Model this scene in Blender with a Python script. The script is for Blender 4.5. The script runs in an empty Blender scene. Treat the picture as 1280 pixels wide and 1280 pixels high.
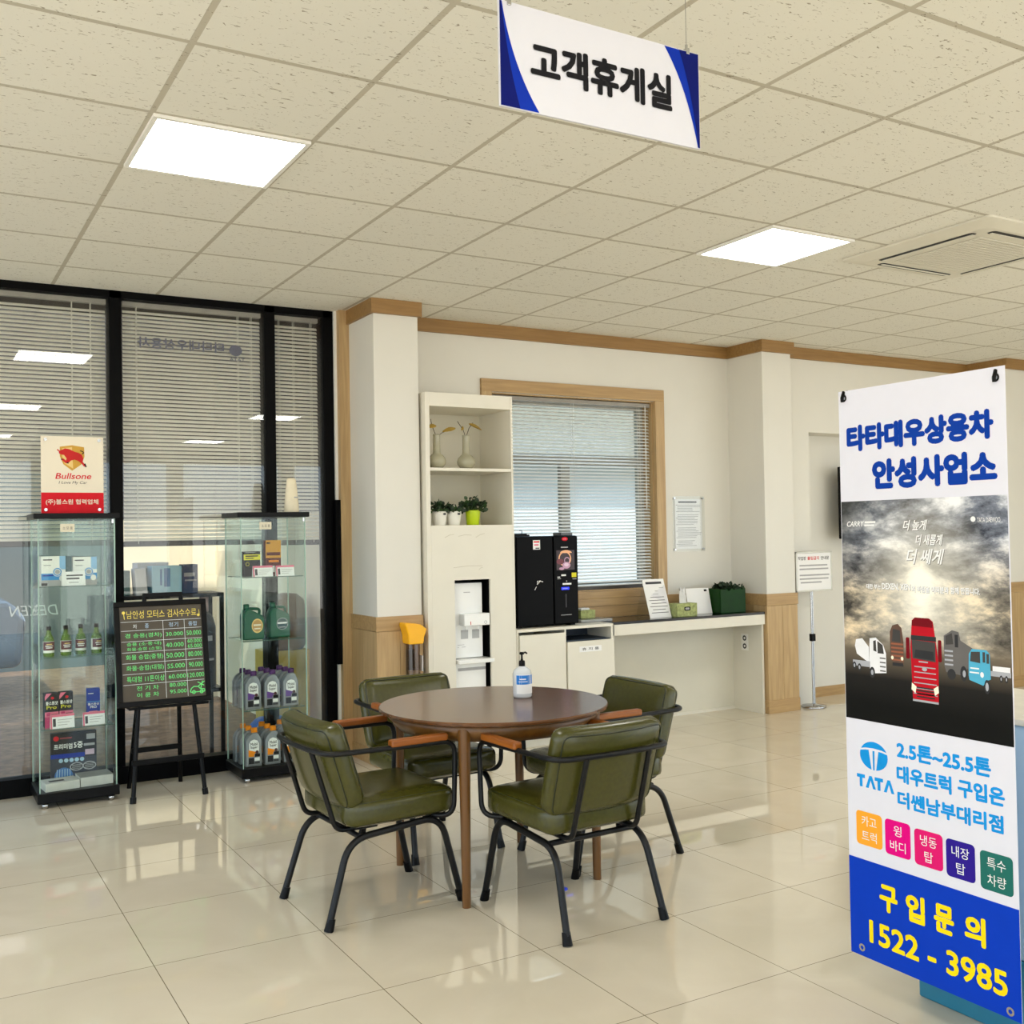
import bpy, bmesh, math, random
from mathutils import Vector, Matrix

random.seed(7)
SC = bpy.context.scene
COL = SC.collection
PI = math.pi

# ------------------------------------------------------------------ camera, world, exposure
R_ = ((0.86437442, 0.50283175, 0.00413324), (-0.50256145, 0.86412921, -0.02669637), (-0.01699543, 0.02099846, 0.99963504))
cam_data = bpy.data.cameras.new('camera')
cam_data.sensor_fit = 'HORIZONTAL'
cam_data.sensor_width = 36.0
cam_data.lens = 1311.125 / 1280 * 36.0
cam_data.clip_start = 0.05
cam = bpy.data.objects.new('camera', cam_data)
COL.objects.link(cam)
cam.matrix_world = Matrix(((R_[0][0], R_[0][2], -R_[0][1], 0.0), (R_[1][0], R_[1][2], -R_[1][1], 0.0),
                           (R_[2][0], R_[2][2], -R_[2][1], 1.471), (0, 0, 0, 1)))
SC.camera = cam
SC.view_settings.view_transform = 'Standard'
SC.view_settings.look = 'None'
SC.view_settings.gamma = 1.0
SC.view_settings.use_curve_mapping = False
SC.view_settings.exposure = -0.12
PANEL = 18.0          # radiance of the ceiling light panels
SKY = 3.2
w = bpy.data.worlds.new('world')
SC.world = w
w.use_nodes = True
_n, _l = w.node_tree.nodes, w.node_tree.links
_n.clear()
_o = _n.new('ShaderNodeOutputWorld'); _b = _n.new('ShaderNodeBackground')
_tc = _n.new('ShaderNodeTexCoord'); _sx = _n.new('ShaderNodeSeparateXYZ'); _cr = _n.new('ShaderNodeValToRGB')
_l.new(_tc.outputs['Generated'], _sx.inputs[0]); 
# warm glow added below the horizon to brighten the ceiling, hazy blue sky above
_mr = _n.new('ShaderNodeMapRange'); _mr.inputs['From Min'].default_value = -1.0; _mr.inputs['From Max'].default_value = 1.0
_l.new(_sx.outputs['Z'], _mr.inputs['Value']); _l.new(_mr.outputs[0], _cr.inputs[0])
_e = _cr.color_ramp.elements
_e[0].color = (1.0, 0.96, 0.89, 1); _e[0].position = 0.48
_e[1].color = (0.70, 0.86, 1.0, 1); _e[1].position = 0.54
_k = _e.new(0.9); _k.color = (0.50, 0.72, 1.0, 1)
_l.new(_cr.outputs[0], _b.inputs[0]); _b.inputs[1].default_value = SKY
_l.new(_b.outputs[0], _o.inputs[0])
_sd = bpy.data.lights.new('sun', 'SUN'); _sd.energy = 4.0; _sd.color = (1.0, 0.97, 0.92); _sd.angle = math.radians(1.5)
_so = bpy.data.objects.new('sun', _sd); COL.objects.link(_so)
_so.rotation_euler = Vector((0.35, 0.75, -0.85)).to_track_quat('-Z', 'Y').to_euler()
SC.cycles.max_bounces = 14
SC.cycles.diffuse_bounces = 9
SC.cycles.glossy_bounces = 5
SC.cycles.transparent_max_bounces = 24
SC.cycles.sample_clamp_indirect = 8.0
SC.cycles.caustics_reflective = False
SC.cycles.caustics_refractive = False

# ------------------------------------------------------------------ materials
def lin(c):
    return tuple(((v / 255) / 12.92 if v / 255 <= 0.04045 else ((v / 255 + 0.055) / 1.055) ** 2.4) for v in c) + (1.0,)

MATS = {}
def newmat(name):
    m = bpy.data.materials.new(name); m.use_nodes = True
    return m, m.node_tree.nodes, m.node_tree.links, m.node_tree.nodes['Principled BSDF']

def M(name, rgb, rough=0.5, metal=0.0, var=0.06, scale=18.0, bump=0.0, coat=0.0, spec=0.5, stretch=(1, 1, 1), trans=0.0):
    """plain surface with a little procedural unevenness"""
    if name in MATS: return MATS[name]
    m, n, l, p = newmat(name)
    c = lin(rgb)
    tc = n.new('ShaderNodeTexCoord'); mp = n.new('ShaderNodeMapping'); no = n.new('ShaderNodeTexNoise')
    mp.inputs['Scale'].default_value = stretch
    no.inputs['Scale'].default_value = scale; no.inputs['Detail'].default_value = 4
    l.new(tc.outputs['Object'], mp.inputs[0]); l.new(mp.outputs[0], no.inputs['Vector'])
    cr = n.new('ShaderNodeValToRGB')
    cr.color_ramp.elements[0].position = 0.3; cr.color_ramp.elements[1].position = 0.7
    cr.color_ramp.elements[0].color = tuple(v * (1 - var) for v in c[:3]) + (1,)
    cr.color_ramp.elements[1].color = tuple(min(1, v * (1 + var)) for v in c[:3]) + (1,)
    l.new(no.outputs['Fac'], cr.inputs[0]); l.new(cr.outputs[0], p.inputs['Base Color'])
    p.inputs['Roughness'].default_value = rough; p.inputs['Metallic'].default_value = metal
    p.inputs['Coat Weight'].default_value = coat; p.inputs['Specular IOR Level'].default_value = spec
    p.inputs['Transmission Weight'].default_value = trans
    if bump:
        b = n.new('ShaderNodeBump'); b.inputs['Strength'].default_value = bump; b.inputs['Distance'].default_value = 0.002
        l.new(no.outputs['Fac'], b.inputs['Height']); l.new(b.outputs[0], p.inputs['Normal'])
    MATS[name] = m
    return m

def wood(name, a, b, axis=2, rough=0.45, scale=3.0, coat=0.0, joints=0.0):
    if name in MATS: return MATS[name]
    m, n, l, p = newmat(name)
    tc = n.new('ShaderNodeTexCoord'); mp = n.new('ShaderNodeMapping'); no = n.new('ShaderNodeTexNoise')
    s = [14.0, 14.0, 14.0]; s[axis] = 0.9
    mp.inputs['Scale'].default_value = s
    no.inputs['Scale'].default_value = scale; no.inputs['Detail'].default_value = 7; no.inputs['Distortion'].default_value = 0.6
    cr = n.new('ShaderNodeValToRGB')
    cr.color_ramp.elements[0].position = 0.3; cr.color_ramp.elements[1].position = 0.72
    cr.color_ramp.elements[0].color = lin(a); cr.color_ramp.elements[1].color = lin(b)
    l.new(tc.outputs['Object'], mp.inputs[0]); l.new(mp.outputs[0], no.inputs['Vector'])
    l.new(no.outputs['Fac'], cr.inputs[0]); l.new(cr.outputs[0], p.inputs['Base Color'])
    p.inputs['Roughness'].default_value = rough; p.inputs['Coat Weight'].default_value = coat
    p.inputs['Coat Roughness'].default_value = 0.12
    MATS[name] = m
    return m

def emit(name, rgb, strength):
    if name in MATS: return MATS[name]
    m, n, l, p = newmat(name)
    p.inputs['Base Color'].default_value = lin(rgb)
    p.inputs['Emission Color'].default_value = lin(rgb); p.inputs['Emission Strength'].default_value = strength
    MATS[name] = m
    return m

def glass(name, tint=(0.93, 0.97, 0.95), f0=0.045, gain=0.9):
    if name in MATS: return MATS[name]
    m, n, l, p = newmat(name)
    n.remove(p)
    out = n['Material Output']
    t = n.new('ShaderNodeBsdfTransparent'); g = n.new('ShaderNodeBsdfGlossy'); mx = n.new('ShaderNodeMixShader')
    t.inputs[0].default_value = tint + (1,)
    g.inputs['Roughness'].default_value = 0.0; g.inputs[0].default_value = (1, 1, 1, 1)
    lw = n.new('ShaderNodeLayerWeight'); lw.inputs['Blend'].default_value = 0.5
    pw = n.new('ShaderNodeMath'); pw.operation = 'POWER'; pw.inputs[1].default_value = 5.0
    ma = n.new('ShaderNodeMath'); ma.operation = 'MULTIPLY_ADD'; ma.inputs[1].default_value = gain; ma.inputs[2].default_value = f0
    l.new(lw.outputs['Facing'], pw.inputs[0]); l.new(pw.outputs[0], ma.inputs[0]); l.new(ma.outputs[0], mx.inputs[0])
    l.new(t.outputs[0], mx.inputs[1]); l.new(g.outputs[0], mx.inputs[2]); l.new(mx.outputs[0], out.inputs[0])
    MATS[name] = m
    return m

def tiles(name, base, line, size, ox, oy, mortar, rough, kind):
    m, n, l, p = newmat(name)
    tc = n.new('ShaderNodeTexCoord'); mp = n.new('ShaderNodeMapping')
    mp.inputs['Location'].default_value = (-ox, -oy, 0)
    l.new(tc.outputs['Object'], mp.inputs[0])
    br = n.new('ShaderNodeTexBrick'); br.offset = 0.0; br.squash = 1.0
    br.inputs['Scale'].default_value = 1.0; br.inputs['Brick Width'].default_value = size; br.inputs['Row Height'].default_value = size
    br.inputs['Mortar Size'].default_value = mortar; br.inputs['Mortar Smooth'].default_value = 0.1; br.inputs['Bias'].default_value = 0.0
    l.new(mp.outputs[0], br.inputs['Vector'])
    c = lin(base)
    br.inputs['Color1'].default_value = tuple(v * 0.975 for v in c[:3]) + (1,)
    br.inputs['Color2'].default_value = tuple(min(1, v * 1.02) for v in c[:3]) + (1,)
    br.inputs['Mortar'].default_value = lin(line)
    no = n.new('ShaderNodeTexNoise'); cr = n.new('ShaderNodeValToRGB'); mx = n.new('ShaderNodeMix'); mx.data_type = 'RGBA'; mx.blend_type = 'MULTIPLY'
    mx.inputs[0].default_value = 1.0
    l.new(br.outputs['Color'], mx.inputs[6]); l.new(cr.outputs[0], mx.inputs[7]); l.new(mx.outputs[2], p.inputs['Base Color'])
    b = n.new('ShaderNodeBump')
    l.new(no.outputs['Fac'], cr.inputs[0])
    if kind == 'floor':
        no.inputs['Scale'].default_value = 2.6; no.inputs['Detail'].default_value = 8; no.inputs['Distortion'].default_value = 1.2
        l.new(tc.outputs['Object'], no.inputs['Vector'])
        cr.color_ramp.elements[0].position = 0.3; cr.color_ramp.elements[1].position = 0.7
        cr.color_ramp.elements[0].color = (0.93, 0.92, 0.90, 1); cr.color_ramp.elements[1].color = (1, 1, 1, 1)
        b.inputs['Strength'].default_value = 0.25; b.inputs['Distance'].default_value = 0.0008
        b.invert = True
        l.new(br.outputs['Fac'], b.inputs['Height'])
        p.inputs['Specular IOR Level'].default_value = 0.62
    else:
        mp2 = n.new('ShaderNodeMapping'); mp2.inputs['Scale'].default_value = (1.0, 2.6, 1.0); mp2.inputs['Rotation'].default_value = (0, 0, 0.3)
        wob = n.new('ShaderNodeTexNoise'); wob.inputs['Scale'].default_value = 9.0
        l.new(tc.outputs['Object'], mp2.inputs[0])
        no.inputs['Scale'].default_value = 34.0; no.inputs['Detail'].default_value = 2.5; no.inputs['Distortion'].default_value = 1.4
        l.new(mp2.outputs[0], no.inputs['Vector'])
        cr.color_ramp.elements[0].position = 0.315; cr.color_ramp.elements[1].position = 0.35
        cr.color_ramp.elements[0].color = (0.42, 0.38, 0.32, 1); cr.color_ramp.elements[1].color = (1, 1, 1, 1)
        b.inputs['Strength'].default_value = 0.5; b.inputs['Distance'].default_value = 0.003; b.invert = True
        l.new(br.outputs['Fac'], b.inputs['Height'])
    p.inputs['Roughness'].default_value = rough
    l.new(b.outputs[0], p.inputs['Normal'])
    return m

# palette
WHITE_WALL = M('wall paint', (222, 220, 212), 0.6, var=0.015, scale=3)
WOOD_V = wood('oak panel upright', (172, 142, 98), (196, 166, 120), 2, 0.42)
WOOD_H = wood('oak panel level', (164, 132, 88), (188, 156, 108), 0, 0.42)
WOOD_Y = wood('oak panel level side', (164, 132, 88), (188, 156, 108), 1, 0.42)
WOOD_D = wood('crown moulding oak', (138, 104, 58), (158, 122, 72), 0, 0.45)
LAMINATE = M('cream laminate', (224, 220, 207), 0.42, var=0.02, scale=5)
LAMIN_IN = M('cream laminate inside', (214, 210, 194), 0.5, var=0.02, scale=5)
BLACK = M('black plastic', (8, 8, 9), 0.35, var=0.1, spec=0.15)
BLACKF = M('black painted metal', (13, 14, 16), 0.36, var=0.15, scale=40, spec=0.3)
FRAMEB = M('black window frame', (5, 5, 6), 0.45, var=0.1, spec=0.07)
PAPER = M('white paper', (238, 238, 238), 0.55, spec=0.12, var=0.01)
WHITE = M('white plastic', (238, 237, 232), 0.35, var=0.01)
CHROME = M('brushed steel', (190, 190, 190), 0.22, 1.0, var=0.05)
GREYL = M('light grey print', (170, 170, 172), 0.55, spec=0.12)
GREYD = M('dark grey print', (70, 70, 74), 0.55, spec=0.12)
INK = M('black ink', (22, 22, 26), 0.55, spec=0.12)
CLEAR = glass('clear glass', (0.95, 0.98, 0.965), 0.013, 0.6)
WINGLASS = glass('window glass', (0.985, 0.99, 0.987), 0.03, 0.7)
ACRYL = glass('acrylic sheet', (0.96, 0.97, 0.97), 0.03, 0.6)
EDGE = M('glass edge', (168, 196, 180), 0.15, var=0.05)
LEATHER = M('olive leather', (66, 65, 21), 0.26, var=0.12, scale=60, bump=0.2)
SEAM = M('dark green seam', (38, 42, 18), 0.45)
ARMW = wood('amber arm wood', (126, 66, 14), (160, 92, 26), 1, 0.4, 3.0, 0.08)
WALNUT = wood('walnut table top', (80, 50, 28), (108, 70, 40), 0, 0.24, 2.2, 0.15)
WALNUTL = wood('walnut leg', (90, 56, 16), (116, 76, 27), 2, 0.38, 2.5, 0.08)

# ------------------------------------------------------------------ mesh builder
def fillet(pts, r, seg=6):
    pts = [Vector(p) for p in pts]
    out = [pts[0]]
    for i in range(1, len(pts) - 1):
        p, a, b = pts[i], pts[i - 1] - pts[i], pts[i + 1] - pts[i]
        t = min(r, a.length * 0.49, b.length * 0.49)
        s, e = p + a.normalized() * t, p + b.normalized() * t
        for k in range(seg + 1):
            u = k / seg
            out.append((1 - u) ** 2 * s + 2 * u * (1 - u) * p + u * u * e)
    out.append(pts[-1])
    return out

class MB:
    def __init__(self): self.v, self.f, self.mi, self.sm, self.mats = [], [], [], [], []
    def m(self, mat):
        if mat not in self.mats: self.mats.append(mat)
        return self.mats.index(mat)
    def add(self, vs, fs, mat, smooth=False):
        o = len(self.v); k = self.m(mat)
        self.v += [tuple(p) for p in vs]
        for f in fs:
            self.f.append([i + o for i in f]); self.mi.append(k); self.sm.append(smooth)
        return self
    def addbm(self, bm, mat, T=None, smooth=False):
        bm.verts.index_update()
        vs = [(T @ v.co) if T else v.co.copy() for v in bm.verts]
        self.add(vs, [[v.index for v in f.verts] for f in bm.faces], mat, smooth)
        bm.free(); return self
    def box(self, x0, x1, y0, y1, z0, z1, mat, bev=0.0, T=None, seg=2):
        bm = bmesh.new(); bmesh.ops.create_cube(bm, size=1.0)
        for v in bm.verts:
            v.co = Vector((x0 + (v.co.x + .5) * (x1 - x0), y0 + (v.co.y + .5) * (y1 - y0), z0 + (v.co.z + .5) * (z1 - z0)))
        if bev: bmesh.ops.bevel(bm, geom=bm.edges[:], offset=bev, segments=seg, affect='EDGES', profile=0.5)
        return self.addbm(bm, mat, T)
    def rbox(self, c, h, r, mat, puff=0.0, fn=None, n=9):
        """soft cushion: rounded box, optionally puffed, then deformed by fn"""
        hx, hy, hz = h
        ts = [-1 + 2 * i / n for i in range(n + 1)]
        idx, vs, fs = {}, [], []
        def key(p): return tuple(round(q, 5) for q in p)
        def vert(p):
            k = key(p)
            if k in idx: return idx[k]
            s = []
            for q, hh in zip(p, h):
                q2 = math.copysign(abs(q) ** 0.7, q) if abs(q) < 1 else q
                s.append(q2 * hh)
            inn = [max(-(hh - r), min(hh - r, q)) for q, hh in zip(s, h)]
            d = Vector(s) - Vector(inn)
            if d.length > 1e-9:
                mx = max(abs(q) for q in d)
                P = Vector(inn) + d.normalized() * min(r, mx * 1.0 if False else r)
            else: P = Vector(s)
            if puff:
                a, b, e = p
                g = [(1 - b * b) * (1 - e * e), (1 - a * a) * (1 - e * e), (1 - a * a) * (1 - b * b)]
                for i in range(3):
                    if abs(p[i]) == 1: P[i] += math.copysign(puff * g[i], p[i])
            P = Vector(c) + P
            if fn: P = Vector(fn(P))
            vs.append(P); idx[k] = len(vs) - 1
            return idx[k]
        for ax in range(3):
            for sgn in (-1, 1):
                for i in range(n):
                    for j in range(n):
                        q = []
                        for (a, b) in ((ts[i], ts[j]), (ts[i + 1], ts[j]), (ts[i + 1], ts[j + 1]), (ts[i], ts[j + 1])):
                            p = [0, 0, 0]; p[ax] = sgn; p[(ax + 1) % 3] = a; p[(ax + 2) % 3] = b
                            q.append(vert(tuple(p)))
                        if len(set(q)) > 2: fs.append(q)
        return self.add(vs, fs, mat, True)
    def tube(self, pts, r, mat, n=10, r1=None, smooth=True, caps=True, closed=False):
        pts = [Vector(p) for p in pts]
        N = len(pts); rings = []; vs = []; fs = []
        d0 = (pts[1] - pts[0]).normalized()
        up = Vector((0, 0, 1)) if abs(d0.z) < 0.9 else Vector((1, 0, 0))
        u = d0.cross(up).normalized()
        for i in range(N):
            if closed: d = (pts[(i + 1) % N] - pts[i - 1]).normalized()
            elif i == 0: d = d0
            elif i == N - 1: d = (pts[i] - pts[i - 1]).normalized()
            else: d = (pts[i + 1] - pts[i - 1]).normalized()
            u = (u - d * u.dot(d)).normalized(); w_ = d.cross(u)
            rr = r if r1 is None else r + (r1 - r) * i / (N - 1)
            for k in range(n):
                a = 2 * PI * k / n
                vs.append(pts[i] + (u * math.cos(a) + w_ * math.sin(a)) * rr)
        for i in range(N if closed else N - 1):
            j = (i + 1) % N
            for k in range(n):
                fs.append([i * n + k, i * n + (k + 1) % n, j * n + (k + 1) % n, j * n + k])
        self.add(vs, fs, mat, smooth)
        if caps and not closed:
            o = len(vs)
            self.add(vs[:n], [list(range(n))[::-1]], mat); self.add(vs[-n:], [list(range(n))], mat)
        return self
    def lathe(self, prof, mat, c=(0, 0, 0), n=24, smooth=True, T=None, sx=1.0, sy=1.0):
        vs, fs = [], []
        for (r, z) in prof:
            for k in range(n):
                a = 2 * PI * k / n
                vs.append(Vector((c[0] + r * sx * math.cos(a), c[1] + r * sy * math.sin(a), c[2] + z)))
        for i in range(len(prof) - 1):
            for k in range(n):
                fs.append([i * n + k, i * n + (k + 1) % n, (i + 1) * n + (k + 1) % n, (i + 1) * n + k])
        if prof[0][0] > 1e-6: fs.append(list(range(n))[::-1])
        if prof[-1][0] > 1e-6: fs.append([(len(prof) - 1) * n + k for k in range(n)])
        if T: vs = [T @ v for v in vs]
        return self.add(vs, fs, mat, smooth)
    def prism(self, poly, y0, y1, mat, T=None, smooth=False):
        """outline in (x, z), extruded along y"""
        n = len(poly)
        vs = [Vector((p[0], y0, p[1])) for p in poly] + [Vector((p[0], y1, p[1])) for p in poly]
        fs = [list(range(n)), list(range(n, 2 * n))[::-1]] + [[i, i + n, (i + 1) % n + n, (i + 1) % n] for i in range(n)]
        if T: vs = [T @ v for v in vs]
        return self.add(vs, fs, mat, smooth)
    def flat(self, poly, F, mat, d=0.0):
        return self.add([F(p[0], p[1], d) for p in poly], [list(range(len(poly)))], mat)
    def rect(self, x0, x1, y0, y1, F, mat, d=0.0, r=0.0):
        if r:
            p = []
            for cx, cy, a0 in ((x1 - r, y1 - r, 0), (x0 + r, y1 - r, 90), (x0 + r, y0 + r, 180), (x1 - r, y0 + r, 270)):
                for k in range(5):
                    a = math.radians(a0 + 22.5 * k); p.append((cx + r * math.cos(a), cy + r * math.sin(a)))
            return self.flat(p, F, mat, d)
        return self.flat([(x0, y0), (x1, y0), (x1, y1), (x0, y1)], F, mat, d)
    def disc(self, cx, cy, rx, ry, F, mat, d=0.0, n=20, a0=0, a1=360):
        p = [(cx + rx * math.cos(math.radians(a0 + (a1 - a0) * k / n)), cy + ry * math.sin(math.radians(a0 + (a1 - a0) * k / n))) for k in range(n if a1 - a0 >= 360 else n + 1)]
        return self.flat(p, F, mat, d)
    def ring(self, cx, cy, r0, r1, F, mat, d=0.0, n=24):
        vs, fs = [], []
        for k in range(n):
            a = 2 * PI * k / n
            vs += [F(cx + r0 * math.cos(a), cy + r0 * math.sin(a), d), F(cx + r1 * math.cos(a), cy + r1 * math.sin(a), d)]
        for k in range(n):
            j = (k + 1) % n; fs.append([2 * k, 2 * k + 1, 2 * j + 1, 2 * j])
        return self.add(vs, fs, mat)
    def line(self, pts, wd, F, mat, d=0.0):
        for a, b in zip(pts, pts[1:]):
            a, b = Vector(a), Vector(b); t = (b - a).normalized(); nrm = Vector((-t.y, t.x)) * wd / 2
            self.flat([a - nrm, b - nrm, b + nrm, a + nrm], F, mat, d)
        return self
    def text(self, s, x0, x1, y0, y1, F, mat, d=0.0006, bold=0.0, shear=0.0, mirror=False):
        vs, fs = glyphs(s, shear)
        if not vs: return self
        ax, bx = min(p[0] for p in vs), max(p[0] for p in vs); ay, by = min(p[1] for p in vs), max(p[1] for p in vs)
        em = (y1 - y0)
        g = bold * em * 0.8
        sx, sy = (x1 - x0 - 2 * g) / max(bx - ax, 1e-6), (y1 - y0 - 2 * g) / max(by - ay, 1e-6)
        shifts = [(0, 0)] + ([(g * math.cos(k * PI / 4), g * math.sin(k * PI / 4)) for k in range(8)] if bold >= 0.015 else [])
        for q, (ox, oy) in enumerate(shifts):
            out = []
            for p in vs:
                u = g + (p[0] - ax) * sx + ox
                out.append(F((x1 - u) if mirror else (x0 + u), y0 + g + (p[1] - ay) * sy + oy, d + 0.00002 * q))
            self.add(out, fs, mat)
        return self
    def build(self, name, parent=None, label=None):
        me = bpy.data.meshes.new(name)
        me.from_pydata(self.v, [], self.f)
        for mt in self.mats: me.materials.append(mt)
        me.polygons.foreach_set('material_index', self.mi)
        me.polygons.foreach_set('use_smooth', self.sm)
        bm = bmesh.new(); bm.from_mesh(me)
        bmesh.ops.recalc_face_normals(bm, faces=bm.faces[:])
        bm.to_mesh(me); bm.free(); me.update()
        o = bpy.data.objects.new(name, me); COL.objects.link(o)
        if parent: o.parent = parent
        if label: o['label'] = label
        return o

_gc = {}
def glyphs(s, shear=0.0):
    k = (s, shear)
    if k not in _gc:
        cu = bpy.data.curves.new('writing', 'FONT'); cu.body = s; cu.fill_mode = 'FRONT'; cu.resolution_u = 3
        cu.shear = shear
        o = bpy.data.objects.new('writing', cu); COL.objects.link(o)
        dg = bpy.context.evaluated_depsgraph_get()
        me = bpy.data.meshes.new_from_object(o.evaluated_get(dg))
        _gc[k] = ([tuple(v.co) for v in me.vertices], [list(p.vertices) for p in me.polygons])
        bpy.data.objects.remove(o); bpy.data.curves.remove(cu); bpy.data.meshes.remove(me)
    return _gc[k]

def FR(o=(0, 0, 0), u=(1, 0, 0), v=(0, 0, 1)):
    o, u, v = Vector(o), Vector(u).normalized(), Vector(v).normalized(); n = u.cross(v)
    return lambda x, y, d=0.0: o + u * x + v * y + n * d

def tag(o, label, cat, group=None):
    o['label'] = label; o['category'] = cat
    if group: o['group'] = group
    return o
def thing(name, label, cat, loc=(0, 0, 0), rz=0.0, group=None):
    o = bpy.data.objects.new(name, None); COL.objects.link(o)
    o.empty_display_size = 0.1
    o.location = loc; o.rotation_euler = (0, 0, rz)
    return tag(o, label, cat, group)
def solo(name, mb, label, cat, loc=(0, 0, 0), rz=0.0, group=None):
    o = mb.build(name); o.location = loc; o.rotation_euler = (0, 0, rz)
    return tag(o, label, cat, group)
def struct(name, mb, parent=None):
    o = mb.build(name, parent)
    o['kind'] = 'structure'
    return o
def copy_thing(root, loc, rz=None, label=None, group=None):
    r = root.copy(); COL.objects.link(r); r.location = loc
    if rz is not None: r.rotation_euler = (0, 0, rz)
    if label: r['label'] = label
    if group: r['group'] = group
    for ch in list(root.children):
        c = ch.copy(); COL.objects.link(c); c.parent = r
        for g in list(ch.children):
            d = g.copy(); COL.objects.link(d); d.parent = c
    return r

# ------------------------------------------------------------------ room shell
H = 3.0
WY = 6.66                      # face of the back wall
XL, XR, YB = -4.0, 10.4, -5.2  # extents of the hall beyond the picture
FLOOR = tiles('polished beige floor tile', (220, 211, 192), (128, 118, 98), 0.6, 0.747, 4.996 - 12, 0.0016, 0.014, 'floor')
CEIL = tiles('fissured ceiling tile', (230, 228, 218), (188, 182, 166), 0.6, 0.779, 3.246 - 12, 0.0115, 0.85, 'ceiling')

struct('floor', MB().box(XL, XR, YB, 6.78, -0.08, 0.0, FLOOR))
struct('ceiling', MB().box(XL, XR, YB, 6.9, H, H + 0.08, CEIL))

# back wall with the window opening
b = MB()
wx0, wx1, wz0, wz1 = 3.71, 5.205, 1.02, 2.51
b.box(2.60, wx0, WY, WY + 0.22, 0, H, WHITE_WALL)
b.box(wx1, 6.36, WY, WY + 0.22, 0, H, WHITE_WALL)
b.box(wx0, wx1, WY, WY + 0.22, 0, wz0, WHITE_WALL)
b.box(wx0, wx1, WY, WY + 0.22, wz1, H, WHITE_WALL)
struct('wall_back', b)
b = MB(); b.box(2.62, 2.935, 6.235, WY, 0.945, 2.92, WHITE_WALL, 0.004); struct('wall_pillar_west', b)
b = MB(); b.box(5.985, 6.30, 6.25, WY + 0.2, 0.945, 2.92, WHITE_WALL, 0.004); struct('wall_pillar_east', b)
b = MB()
b.box(6.30, 6.645, 6.40, 6.86, 0, H, WHITE_WALL)
b.box(6.645, 8.45, 6.40, 6.64, 2.29, H, WHITE_WALL)
b.box(6.645, 8.45, 6.64, 6.86, 0, H, WHITE_WALL)
b.box(8.45, 8.74, 6.40, 6.86, 0, H, WHITE_WALL)
struct('wall_niche', b)
b = MB(); b.box(8.73, XR, 5.99, 6.6, 0.945, 2.92, WHITE_WALL); b.box(8.73, XR, 5.99, 6.6, 2.92, H, WHITE_WALL); struct('wall_far_pillar', b)
b = MB()
b.box(2.548, 2.62, 6.655, 6.85, 0, H, WOOD_V); struct('trim_1', b)
b = MB(); b.box(2.530, 2.548, 6.70, 6.80, 0, 0.62, WHITE); b.box(2.530, 2.548, 6.70, 6.80, 1.72, H, WHITE); b.box(2.512, 2.552, 6.665, 6.8, 0.62, 1.72, FRAMEB); struct('trim_2', b)

def dado(x0, x1, y0, y1, name, zt=0.955):
    """oak wainscot: top rail, bottom rail, upright boards"""
    q = MB()
    q.box(x0 - 0.014, x1 + 0.014, y0 - 0.014, y1, 0.862, zt, WOOD_H, 0.002)
    q.box(x0 - 0.014, x1 + 0.014, y0 - 0.014, y1, 0.0, 0.105, WOOD_H, 0.002)
    n = max(2, round((x1 - x0) / 0.17)); wd = (x1 - x0 + 0.02) / n
    for i in range(n):
        q.box(x0 - 0.010 + i * wd + 0.0012, x0 - 0.010 + (i + 1) * wd - 0.0012, y0 - 0.010, y0 + 0.01, 0.105, 0.86, WOOD_V, 0.0015)
    ny = max(2, round((y1 - y0) / 0.17)); wy = (y1 - y0) / ny
    for xa, xb in ((x0 - 0.010, x0 + 0.01), (x1 - 0.01, x1 + 0.010)):
        for i in range(ny):
            q.box(xa, xb, y0 + i * wy + 0.0012, y0 + (i + 1) * wy - 0.0012, 0.105, 0.86, WOOD_V, 0.0015)
    q.box(x0, x1, y0, y1, 0, 0.95, WOOD_V)
    return struct(name, q)
dado(2.62, 2.925, 6.235, WY, 'trim_3')
dado(5.985, 6.30, 6.25, 6.85, 'trim_4')
dado(8.73, XR, 5.99, 6.6, 'trim_5')
# wainscot on the wall behind the counter (boards lie level here)
b = MB()
b.box(3.60, 5.985, WY - 0.018, WY, 0.905, 0.965, WOOD_H, 0.002)
for i in range(5): b.box(3.60, 5.985, WY - 0.014, WY, 0.905 - 0.09 * (i + 1) + 0.0015, 0.905 - 0.09 * i - 0.0015, WOOD_H, 0.001)
struct('trim_6', b)
# crown moulding
b = MB()
zt = 2.905
b.box(2.62 - 0.02, 2.935 + 0.02, 6.235 - 0.025, WY, zt, H, WOOD_D)
b.box(2.935, 5.985, WY - 0.022, WY, zt, H, WOOD_D)
b.box(5.985 - 0.02, 6.30 + 0.02, 6.25 - 0.025, WY, zt, H, WOOD_D)
b.box(6.30, 8.73, 6.40 - 0.022, 6.41, zt, H, WOOD_D)
b.box(8.71, XR, 5.965, 6.4, zt, H, WOOD_D)
struct('trim_7', b)
b = MB(); b.box(6.645, 8.45, 6.625, 6.64, 0, 0.085, WOOD_H); struct('baseboard_niche', b)
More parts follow.
